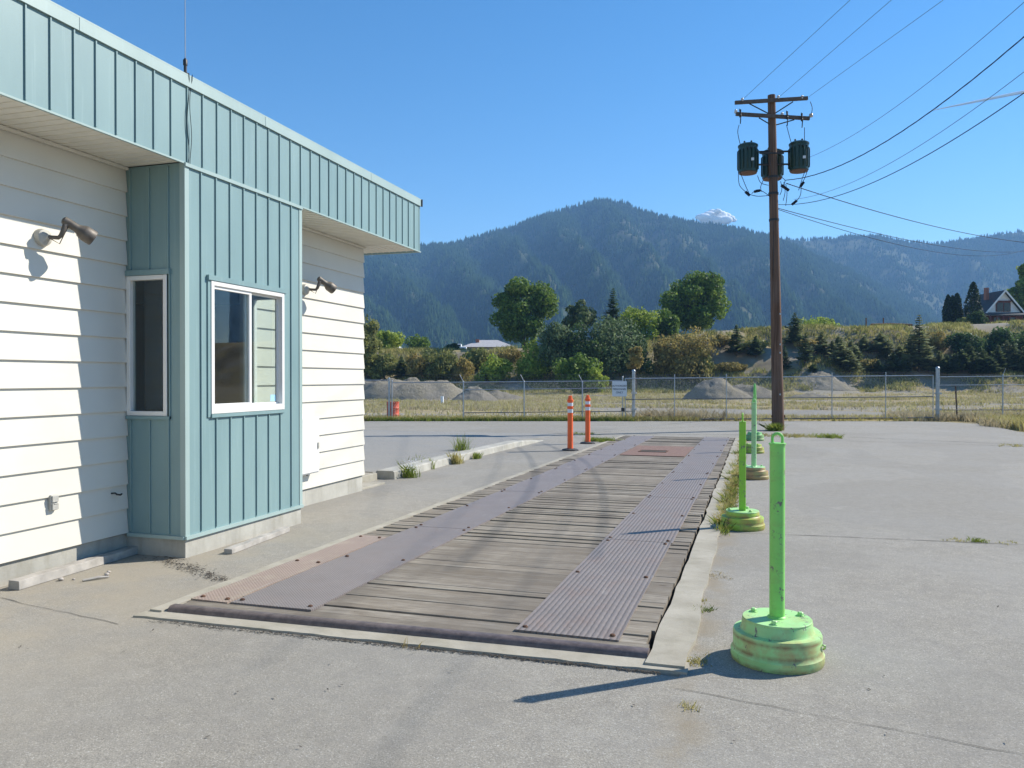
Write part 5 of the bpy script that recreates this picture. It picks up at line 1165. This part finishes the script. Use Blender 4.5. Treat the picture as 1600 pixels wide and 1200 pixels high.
def insul(px, py, d=-.2, s=1.0, mat='porcelain', par=None):
    c = pp(px, py, d); mb = MB(); mb.lathe([(.02, 0), (.055 * s, .01), (.06 * s, .05), (.04 * s, .065), (.052 * s, .08), (.045 * s, .12), (.02, .14), (0, .142)], c, n=12); mb.build('insulator', mat, par or up, smooth=50)
for a in ((1159, 160), (1215, 156), (1252, 156)): insul(*a)
for a in ((1149, 178), (1221, 182.5)): insul(*a, par=up)
insul(1266, 184, s=1.3)
# fused cutouts
for k, (px, py) in enumerate(((1156, 179), (1229, 182), (1252, 185))):
    mb = MB(); c = pp(px, py, -.3); mb.lathe([(.03, -.12), (.045, -.1), (.03, -.08), (.045, -.05), (.03, -.02), (.045, .02), (.03, .06), (.03, .16)], c, (0, 0, 1), 10)
    mb.tube([c + Vector((.02, -.05, -.1)), c + Vector((.0, -.1, -.38))], .018, 6); mb.tube([c + Vector((-.03, 0, .1)), c + Vector((-.03, -.14, .14))], .012, 5)
    mb.build('fuse_cutout', 'dark_metal', up, smooth=50)
for h in (7.6, 8.55, 9.15): mb = MB(); c = PB.lerp(top, h / 12.1); mb.lathe([(.165, -.04), (.18, -.04), (.18, .04), (.165, .04)], c, n=16); mb.build('pole_band', 'dark_metal', up)
for ya, yb in ((238, 237), (258, 257)): mb = MB(); mb.tube([pp(1172, ya, .0), pp(1245, yb, .0)], .035, 6); mb.build('mounting_bracket', 'dark_metal', up)
mb = MB(); mb.beam(pp(1186, 240, -.15), pp(1224, 240, -.15), .05, .05)
mb.build('mounting_bracket', 'dark_metal', up)
for s in (-1, 1):
    c = PB + RT * s * .22 + Vector((0, 0, .50)); mb = MB(); mb.lathe([(.05, -.02), (.06, 0), (.05, .02)], c, RT, 8); mb.build('anchor_bolt', 'rust_dark', up)
for z in (1.3, 2.8, 3.1, 4.2): mb = MB(); mb.beam(PB + FW * -.21 + Vector((-.03, 0, z)), PB + FW * -.21 + Vector((.02, 0, z)), .02, .06); mb.build('pole_tag', 'galvanised', up)
mb = MB(); mb.tube([PB + RT * -.17 + FW * -.12 + Vector((0, 0, z)) * 1 for z in (.1, 3)] + [pp(1206.5, 300, -.19), pp(1200, 205, -.16)], .008, 5); mb.build('ground_wire', 'dark_metal', up)
# transformers
def transformer(px, pyt, pyb, d, r, label):
    ct, cb = pp(px, pyt, d), pp(px, pyb, d); H = (ct - cb).length; o = thing('transformer', label, 'transformer', cb, 'transformers on the utility pole')
    mb = MB(); mb.lathe([(r * .9, .03), (r, .05), (r, H - .10), (r * 1.06, H - .10), (r * 1.06, H - .05), (r * .9, H - .01), (r * .3, H + .03), (0, H + .03)], cb, n=28); c = mb.build('tank', 'can_green', o, smooth=35)
    mb = MB(); mb.lathe([(r * .88, -.005), (r * .92, .0), (r * .92, .045)], cb, n=28); mb.build('tank_base', 'can_base', o, smooth=35)
    for k in range(14):
        mb = MB(); a = 2 * math.pi * k / 14 + .2; q = cb + Vector((math.cos(a), math.sin(a), 0)) * (r + .03)
        mb.tube([q + Vector((-math.cos(a), -math.sin(a), 0)) * .05 + Vector((0, 0, H - .22)), q + Vector((0, 0, H - .27)), q + Vector((0, 0, .17)), q + Vector((-math.cos(a), -math.sin(a), 0)) * .05 + Vector((0, 0, .12))], .022, 6); mb.build('cooling_fin', 'can_green', o, smooth=50)
    for a in (.8, 2.4): mb = MB(); q = cb + Vector((math.cos(a) * r * .5, math.sin(a) * r * .5, H)); mb.lathe([(.03, 0), (.045, .03), (.03, .05), (.045, .08), (.03, .10), (.04, .13), (.02, .16), (.0, .17)], q, n=10); mb.build('bushing', 'can_green', o, smooth=40)
    for k in (-1, 0, 1): mb = MB(); q = cb - FW * (r + .03) + RT * (k * .13) + Vector((0, 0, H * .78)); mb.tube([q, q - FW * .1], [.025, .02], 8); mb.build('terminal', 'dark_metal', o)
    if d < .2: mb = MB(); q = cb - FW * (r + .058) + RT * .05; mb.beam(q + Vector((-.05, 0, H * .40)), q + Vector((.05, 0, H * .40)), .008, .1); mb.build('tank_label', 'sign_white', o)
    return o
transformer(1168, 226, 272, 0.0, .335, 'left one of the three dark green transformers on the pole')
transformer(1247.5, 223, 269, 0.0, .335, 'right one of the three dark green transformers on the pole')
transformer(1206, 236, 281, .62, .36, 'middle dark green transformer, hanging lower behind the pole')
# jumper wires round the transformers
def lead(name, pts, r=.012, mat='black_cable', par=None):
    # smooth through the given pixel points
    P = [pp(*q) for q in pts]; out = []
    for i in range(len(P) - 1):
        p0, p1, p2, p3 = P[max(i - 1, 0)], P[i], P[i + 1], P[min(i + 2, len(P) - 1)]
        for k in range(5):
            t = k / 5; out.append(.5 * ((2 * p1) + (p2 - p0) * t + (2 * p0 - 5 * p1 + 4 * p2 - p3) * t * t + (3 * p1 - p0 - 3 * p2 + p3) * t ** 3))
    out.append(P[-1]); mb = MB(); mb.tube(out, r, 5); return mb.build(name, mat, par or up)
for q in ([(1154, 196, -.3), (1152, 208, -.35), (1156, 227, -.3)], [(1265, 160, -.2), (1268, 170, -.3), (1266, 182, -.3)], [(1256, 200, -.3), (1256, 212, -.3), (1256, 225, -.2)], [(1228, 196, -.3), (1231, 208, -.3), (1236, 226, -.2)],
          [(1153, 268, -.3), (1155, 290, -.35), (1168, 303, -.3)], [(1156, 270, -.3), (1164, 290, -.4), (1170, 303, -.3)], [(1170, 304, -.3), (1183, 307, -.3), (1200, 306, -.2)],
          [(1174, 303, -.3), (1182, 297, -.3), (1192, 300, -.25), (1203, 308, -.2)], [(1261, 266, -.3), (1257, 278, -.35), (1252, 287, -.3)], [(1259, 264, -.2), (1254, 276, -.4), (1247, 298, -.3)],
          [(1251, 291, -.3), (1250, 305, -.3), (1243, 316, -.3)], [(1192, 282, .2), (1188, 292, 0), (1189, 300, -.2)], [(1183, 275, .4), (1188, 286, .2), (1200, 290, 0)],
          [(1216, 283, -.2), (1220, 278, -.3), (1226, 283, -.3), (1222, 292, -.3)], [(1224, 285, -.3), (1226, 300, -.3), (1223, 314, -.3)], [(1219, 284, -.25), (1221, 296, -.3), (1218, 305, -.3)], [(1227, 288, -.3), (1229, 303, -.3), (1227, 322, -.3)]):
    lead('jumper_wire', q)
for px, py, px2, py2 in ((1164, 300, 1171, 306), (1178, 300, 1187, 298), (1250, 292, 1255, 285), (1237, 320, 1244, 314), (1220, 290, 1232, 298)):
    mb = MB(); mb.tube([pp(px, py, -.33), pp(px2, py2, -.33)], .05, 8); mb.build('connector', 'black_cable', up)
# power lines
def line(label, a, b, r, ext=1.0, sag=.0, mat='black_cable', twist=False, group='power lines from the utility pole'):
    """from attachment pixel a=(px,py,d) to pixel b=(px,py,depth) continued by ext"""
    A = pp(*a); B = PX(b[0], b[2], b[1]); D = B - A; N_ = 60; pts = []
    for i in range(N_ + 1):
        t = i / N_ * ext; p = A + D * t; p.z -= sag * 4 * t * (1 - t) * (1 if ext == 1 else 1); pts.append(p)
    mb = MB()
    if twist:
        M_ = 900; L = D.length * ext; base = lambda t: A + D * t * ext + Vector((0, 0, -sag * 4 * t * ext * (1 - t * ext)))
        dn = D.normalized(); s1 = dn.cross(Vector((0, 0, 1))).normalized(); s2 = s1.cross(dn)
        for ph in (0, 2.09, 4.19): mb.tube([base(i / M_) + (s1 * math.cos(i / M_ * L * 2.6 + ph) + s2 * math.sin(i / M_ * L * 2.6 + ph)) * r for i in range(M_ + 1)], r * .8, 4)
    else: mb.tube(pts, r, 5)
    tag(mb.build('power_line', mat, loc=A), label, 'power line', group)
line('thin bare wire from the left end of the top crossarm to the top edge', (1159, 157, -.2), (1253, 70, 22.5), .006, 2.4, .0, 'bare_wire')
line('thin bare wire from the middle of the top crossarm to the top edge', (1217, 152, -.2), (1312, 70, 22.5), .006, 2.4, .0, 'bare_wire')
line('thin bare wire from the right end of the top crossarm to the top edge', (1263, 152, -.2), (1377, 70, 22.5), .006, 2.4, .0, 'bare_wire')
line('thin bare wire rising from the right transformer', (1262, 247, 0), (1524, 69, 16), .006, 1.6, .25, 'bare_wire')
line('thick twisted cable rising steeply to the upper right corner', (1226, 282, -.2), (1586, 69, 14), .008, 1.25, .55, twist=True)
line('thin wire just above the heavy cable at the right edge', (1240, 312, -.2), (1600, 112, 14), .006, 1.5, .45, 'bare_wire')
line('heavy smooth cable running to the right edge below the contrail', (1216, 320, -.2), (1600, 145, 14), .010, 1.25, .55)
line('dark cable sagging down to the right toward the tree by the house', (1228, 287, -.2), (1600, 379, 46), .016, 1.5, .3)
line('faint upper wire sagging down to the right over the far ridge', (1216, 326, -.1), (1580, 394, 70), .014, 1.3, .45)
line('faint lower wire sagging down to the right over the far ridge', (1216, 328, .1), (1580, 396, 72), .012, 1.3, .8)

# ================================================================ GRASS AND WEEDS
def weeds(name, label, cat, spots, h, spread, per, wd, mat, seed, kind='thing', lean=.35):
    P = []; g = np.random.default_rng(seed)
    for (x, y, n, s) in spots:
        q = np.c_[x + g.normal(0, s, n), y + g.normal(0, s, n)]; z = terrain(q[:, 0], q[:, 1]) + .02; P.append(np.c_[q, z])
    P = np.concatenate(P); V, Fq = blades(P, h, spread, per, wd, seed, lean); tag(npmesh(name, V, Fq, mat, loc=P[0]), label, cat, kind=None if kind == 'thing' else kind)
jx = lambda a, b: rnd.uniform(a, b)
weeds('roadside_weeds', 'strip of green-gold weeds along the joint between the scale and the second and third bollards', 'weeds', [(-.36 + jx(-.04, .07), y + jx(-.1, .1), 3, .03) for y in np.arange(9.0, 24.5, .22) for _ in range(1 + (9.2 < y < 15) * 2)], .10, .03, 9, .004, 'grass_gold', 1, 'stuff', .7)
weeds('roadside_weeds', 'green weeds in the joint beside the bases of the second and third bollards', 'weeds', [(-.36 + jx(-.05, .08), y + jx(-.1, .1), 3, .03) for y in (8.9, 9.05, 9.3, 10.2, 10.5, 10.9, 11.3, 11.8, 12.3, 12.9, 13.5, 14.5, 16, 17.5, 19, 21)], .13, .035, 14, .006, 'grass_green', 2, 'stuff', .7)
for k, (x, y, n, s, h, m, lab) in enumerate([
 (-.31, 6.83, 18, .07, .025, 'grass_dry', 'flat dry tuft on the asphalt beside the concrete rim, left of the nearest bollard post'),
 (-.37, 5.72, 7, .035, .045, 'grass_green', 'tiny green tuft beside the concrete rim level with the nearest bollard'),
 (-.37, 5.95, 4, .025, .035, 'grass_gold', 'tiny yellowish tuft just behind the tiny green tuft'),
 (-.33, 4.66, 16, .04, .03, 'grass_gold', 'yellow-green tuft at the near right corner of the concrete rim'),
 (2.19, 9.14, 9, .035, .055, 'grass_green', 'small bright green weed in the crack across the asphalt at the right'),
 (2.0, 9.10, 7, .05, .035, 'grass_gold', 'yellowish weed left of the bright green weed in the crack'),
 (2.42, 9.14, 8, .07, .03, 'grass_gold', 'yellowish weeds right of the bright green weed in the crack'),
 (2.2, 26.1, 34, .22, .16, 'grass_green', 'isolated green grass tuft on the asphalt right of the utility pole'),
 (1.15, 26.2, 50, .34, .12, 'grass_gold', 'low yellowish grass patch in front of the utility pole foot'),
 (.2, 26.4, 20, .22, .10, 'grass_gold', 'short grass patch between the farthest bollard and the pole foot'),
 (.62, 29.45, 40, .10, .30, 'grass_green', 'leafy green weed growing against the foot of the utility pole'),
 (-.32, 3.98, 5, .02, .03, 'grass_gold', 'tiny yellow sprout in the crack in the near foreground'),
 (-4.25, 22.3, 60, .22, .13, 'grass_green', 'bright green grass strip beside the far left corner of the scale'),
 (-5.4, 25.2, 26, .3, .08, 'grass_green', 'thin line of grass in the far asphalt joint behind the orange posts'),
 (6.6, 24.1, 14, .3, .08, 'grass_gold', 'thin grass in the far asphalt crack near the right edge')]):
    weeds('weed_tuft', lab, 'weed', [(x, y, n, s)], h, .02 + h * .12, 12, .003 + h * .02, m, 20 + k, lean=.6)
weeds('tall_weed', 'tall feathery bright green weed growing over the kerb', 'weed', [(-6.32, 16.6, 14, .08)], .50, .05, 12, .005, 'grass_green', 50, lean=.3)
weeds('tall_weed', 'leafy flowering weed at the near end of the kerb', 'weed', [(-5.72, 12.45, 16, .06)], .24, .03, 12, .004, 'grass_green', 51, lean=.4)
mb = MB()
for k in range(60):
    a, rr = rnd.uniform(0, 6.3), rnd.uniform(0, .16); q = Vector((-5.70 + math.cos(a) * rr, 12.45 + math.sin(a) * rr, gz(12.4) + rnd.uniform(.12, .30))); mb.lathe([(.008, 0), (.009, .005), (0, .009)], q, n=5)
fl = [o for o in COL.objects if o.name.startswith('tall_weed')][-1]; mb.build('flowers', 'tent_white', fl)
weeds('weed_tuft', 'small dark green weed at the foot of the middle of the kerb', 'weed', [(-5.82, 16.1, 12, .07)], .15, .03, 12, .008, 'grass_green', 52)
weeds('weed_tuft', 'yellow-green weed hanging down the kerb face', 'weed', [(-5.85, 14.9, 12, .07)], .26, .03, 12, .007, 'grass_gold', 53)
weeds('weed_tuft', 'low weeds on top of the kerb near its dark end', 'weed', [(-6.3, 14.0, 10, .25)], .22, .03, 10, .006, 'grass_green', 54)
weeds('dry_seedling', 'spindly dry reddish weed in front of the scale edge beam', 'weed', [(-1.98, 4.33, 2, .02)], .10, .015, 5, .0018, 'leaf_autumn', 55, lean=.5)
# fence-line strip, long grass on the right, and the yard
P = []; g = np.random.default_rng(77)
def scatter(n, fx, h, per, wd, mat, label, seed, spread=.05, lean=.35, cat='grass'):
    q = np.array([fx() for _ in range(n)]); z = terrain(q[:, 0], q[:, 1]); P = np.c_[q, z]; V, Fq = blades(P, h, spread, per, wd, seed, lean)
    tag(npmesh('grass', V, Fq, mat), label, cat, kind='stuff')
def f1():
    while True:
        x = rnd.uniform(-24, 7.6)
        dens = .85 if x < -5.6 else (.8 if x < -2.4 else .05)
        if rnd.random() < dens: return (x, fy(x) + rnd.uniform(-.62, 1.2))
scatter(2300, f1, .26, 9, .016, 'grass_gold', 'gold grass strip growing through the foot of the fence', 81)
def f1b():
    x = rnd.uniform(-24, -5.3); return (x, fy(x) + rnd.gauss(-.45, .15))
scatter(900, f1b, .20, 9, .016, 'grass_green', 'green weeds along the asphalt edge at the foot of the left fence', 82)
def f2():
    while True:
        x, y = rnd.uniform(6.5, 24), rnd.uniform(28.5, 46)
        if x > 9.1 + .3 * math.sin(y) + max(0, 31 - y) * 1.8 or y > fy(x) - .4: return (x, y)
scatter(5200, f2, .38, 9, .014, 'grass_dry', 'tall dry grass filling the corner right of the asphalt', 83, .08)
def f2b():
    while True:
        x, y = rnd.gauss(11.6, 1.8), rnd.gauss(34.5, 2.6)
        if x > 9.3 + max(0, 31 - y) * 1.8: return (x, y)
scatter(1500, f2b, .46, 10, .014, 'grass_gold', 'yellow-green tall weeds in the right-hand corner by the fence', 84, .08)
def f3():
    while True:
        wd = 38 + 76 * rnd.random() ** 1.25; px = rnd.uniform(420, 1750); p = UW((px - 800) / F * wd, wd, 0)
        if p.y < fy(p.x) + .8: continue
        if ((p.x + .5) * .1) ** 2 + ((p.y - 49) * .15) ** 2 < .9 + .3 * rnd.random(): continue
        if float(fbm(p.x / 9, p.y / 5, 31)) < .5 and rnd.random() < .93: continue
        return (p.x, p.y)
scatter(9500, f3, .26, 5, .030, 'grass_gold', 'golden dry grass covering the yard beyond the fence', 85, .18, .3)
scatter(11000, f3, .22, 5, .030, 'grass_dry', 'pale straw grass in the yard beyond the fence', 86, .18, .3)
def f4():
    x = rnd.gauss(-3.6, 1.1); return (x, fy(x) + abs(rnd.gauss(.6, 1.0)))
scatter(240, f4, .55, 10, .012, 'grass_dry', 'feathery dry weeds behind the gate just right of the tall left gate post', 87, .10, .5)
def f5():
    wd = rnd.uniform(109, 140); px = rnd.uniform(560, 1640); p = UW((px - 800) / F * wd, wd, 0); return (p.x, p.y)
def f5b():
    while True:
        q = f5()
        if float(fbm(q[0] / 5, q[1] / 5, 44)) > .48: return q
scatter(11000, f5b, .5, 5, .05, 'grass_gold', 'golden grass tufts on the bank', 88, .3, .3)
scatter(5000, f5b, .7, 5, .06, 'leaf_olive', 'olive brush clumps on the bank', 89, .3, .4, 'brush')

# ================================================================ MOUNTAINS
def mountain(name, prof, w0, w1, seed, spur, az_lo, az_hi, na, nw, base_py=600):
    """heightfield whose ridge line lies at depth about w1; prof = [(px, py)]"""
    xs_ = [p[0] for p in prof]; ys_ = [p[1] for p in prof]
    pa = np.linspace(az_lo, az_hi, na); tt = np.linspace(0, 1.35, nw); PXg, T = np.meshgrid(pa, tt)
    rw = w1 * (1 + .06 * np.sin(PXg / 170.0 + seed)); zr = EYE + (592 - np.interp(PXg, xs_, ys_)) / F * rw - 8
    wdg = w0 + (rw - w0) * T; k = np.minimum(T, 1)
    Z = zr * (k ** 1.18)
    # spurs and gullies running down and sideways
    ph = PXg / spur + k * 1.5 + 1.1 * (fbm(PXg / 160, k * 3, seed + 5) - .5)
    rid = 1 - np.abs(2 * (ph - np.floor(ph)) - 1); rid = rid - .5
    ph2 = PXg / (spur * .37) - k * 2.2 + 1.3 * (fbm(PXg / 70, k * 5, seed + 8) - .5); rid2 = 1 - np.abs(2 * (ph2 - np.floor(ph2)) - 1) - .5
    env = np.clip(k * (1 - k) * 4, 0, 1) ** .8
    Z = Z + zr * .125 * rid * env + zr * .035 * rid2 * env + (fbm(PXg / 60, T * 7, seed + 2) - .5) * 14 * env
    Z = np.where(T > 1, zr * (1 - (T - 1) * 1.6), Z) - 3
    U = (PXg - 800) / F * wdg; X = U * RT.x + wdg * FW.x; Y = U * RT.y + wdg * FW.y
    V = np.stack([X, Y, Z], -1); idx = np.arange(na * nw).reshape(nw, na)
    Q = np.stack([idx[:-1, :-1], idx[:-1, 1:], idx[1:, 1:], idx[1:, :-1]], -1).reshape(-1, 4)
    npmesh(name, V.reshape(-1, 3), Q, 'mountain_soil', smooth=True, kind='structure'); return V
def forest(V, n, hmin, hmax, seed, label, tmax):
    g = np.random.default_rng(seed); nw, na, _ = V.shape
    i = g.uniform(0, (nw - 1) * tmax, n); i = (nw - 1) * tmax * np.sqrt(g.uniform(0, 1, n)) if False else i; j = g.uniform(0, na - 1.001, n)
    i0 = i.astype(int); j0 = j.astype(int); fi = (i - i0)[:, None]; fj = (j - j0)[:, None]
    P = (V[i0, j0] * (1 - fi) + V[i0 + 1, j0] * fi) * (1 - fj) + (V[i0, j0 + 1] * (1 - fi) + V[i0 + 1, j0 + 1] * fi) * fj
    d = fbm(P[:, 0] / 90, P[:, 2] / 45 + P[:, 1] / 140, seed + 1); keep = (d > .44) | (g.uniform(0, 1, n) < .22); P = P[keep]; n = len(P)
    H = g.uniform(hmin, hmax, n) * (.75 + .5 * g.uniform(0, 1, n) ** 3); W = H * g.uniform(.17, .27, n); k = 4; a0 = g.uniform(0, 6.28, n); vs = []
    for (zf, rf_) in ((.12, 1.0), (.45, .42), (.42, .72), (1.0, 0.0)):
        m = k if rf_ > 0 else 1
        for q in range(m):
            a = a0 + q * 2 * np.pi / k; vs.append(P + np.c_[np.cos(a) * W * rf_, np.sin(a) * W * rf_, H * zf])
    VV = np.stack(vs, 1); m = VV.shape[1]; fs = []
    for q in range(4):
        q2 = (q + 1) % 4; fs += [(q, q2, 4 + q2), (q, 4 + q2, 4 + q), (8 + q, 8 + q2, 12)]
    Fq = (np.array(fs)[None] + np.arange(n)[:, None, None] * m).reshape(-1, 3)
    tag(npmesh('forest', VV.reshape(-1, 3), Fq, 'far_forest'), label, 'forest', kind='stuff')
near_p = [(-900, 480), (-500, 440), (0, 425), (400, 400), (565, 388), (655, 381), (700, 378), (760, 362), (800, 350), (850, 333), (900, 318), (925, 311), (950, 309), (980, 314), (1010, 328), (1060, 339), (1100, 346), (1150, 353), (1200, 364), (1260, 388), (1350, 430), (1450, 480), (1560, 520), (1700, 560), (2400, 590)]
far_p = [(-900, 470), (600, 420), (1000, 385), (1100, 374), (1150, 371), (1200, 368), (1260, 371), (1310, 366), (1370, 366), (1400, 371), (1440, 375), (1480, 376), (1520, 369), (1560, 361), (1600, 357), (1700, 350), (2000, 335), (2500, 340)]
Vn = mountain('near_mountain', near_p, 900, 2350, 3, 95, -900, 2300, 420, 150)
Vf = mountain('far_mountain', far_p, 1600, 2750, 12, 120, -300, 2500, 380, 110)
forest(Vn[:, :], 230000, 10, 18, 5, 'dense conifer forest covering the nearer peaked mountain', .76)
forest(Vf[:, :], 150000, 11, 19, 6, 'hazy conifer forest on the lower ridge at the right', .76)
# ================================================================ HAZE, CLOUD, CONTRAIL
t = NT('haze_air'); pv = t.n.new('ShaderNodeVolumePrincipled'); pv.inputs['Color'].default_value = (.30, .58, 1.0, 1); pv.inputs['Density'].default_value = .00016; pv.inputs['Anisotropy'].default_value = .1
t.link(pv.outputs[0], t.out.inputs['Volume'])
mb = MB(); mb.box(-5300, 5300, -1000, 5300, float(GZ.min()) - 12, 665); hzo = mb.build('haze', 'haze_air', kind='stuff')
m_leaf('cloud_white', (.95, .95, .95), (.96, .96, .96), (.97, .97, .97), .12)
W8 = 7000; g = np.random.default_rng(9); mb = MB(); vs_all = []
def puff(c, r, seed):
    n, m = 18, 10; b = len(mb.v)
    for i in range(m + 1):
        th = math.pi * i / m
        for k in range(n):
            a = 2 * math.pi * k / n; d = Vector((math.sin(th) * math.cos(a), math.sin(th) * math.sin(a), math.cos(th)))
            q = r * (1 + .22 * (float(fbm(d.x * 2.2 + seed, d.z * 2.2 + d.y * 1.7, seed, 3)) - .5)); mb.v.append(tuple(c + Vector((d.x * q * 1.25, d.y * q, d.z * q * .8))))
    for i in range(m):
        for k in range(n): mb.f.append((b + i * n + k, b + (i + 1) * n + k, b + (i + 1) * n + (k + 1) % n, b + i * n + (k + 1) % n)); mb.mi.append(0)
for i, (px, py, r) in enumerate([(1092, 337, 26), (1100, 338, 42), (1108, 336, 50), (1116, 334, 56), (1124, 335, 50), (1132, 337, 44), (1140, 339, 32), (1112, 329, 26), (1121, 328, 24), (1104, 341, 46), (1120, 342, 50), (1134, 342, 40), (1087, 345, 16), (1146, 342, 18)]):
    puff(PX(px, W8 + g.uniform(-60, 60), py + 2.5), r * 1.12, i + 3)
tag(mb.build('cloud', 'cloud_white', smooth=True, kind='structure'), 'small white cloud just above the ridge left of the pole', 'cloud')
mb = MB(); a, b = PX(1452, 9000, 174), PX(1640, 9000, 136); mb.tube([a, a.lerp(b, .3), a.lerp(b, .65), b], [4, 13, 18, 22], 8)
tag(mb.build('contrail', 'cloud_white', loc=a, kind='structure'), 'thin white contrail in the sky at the right', 'contrail')
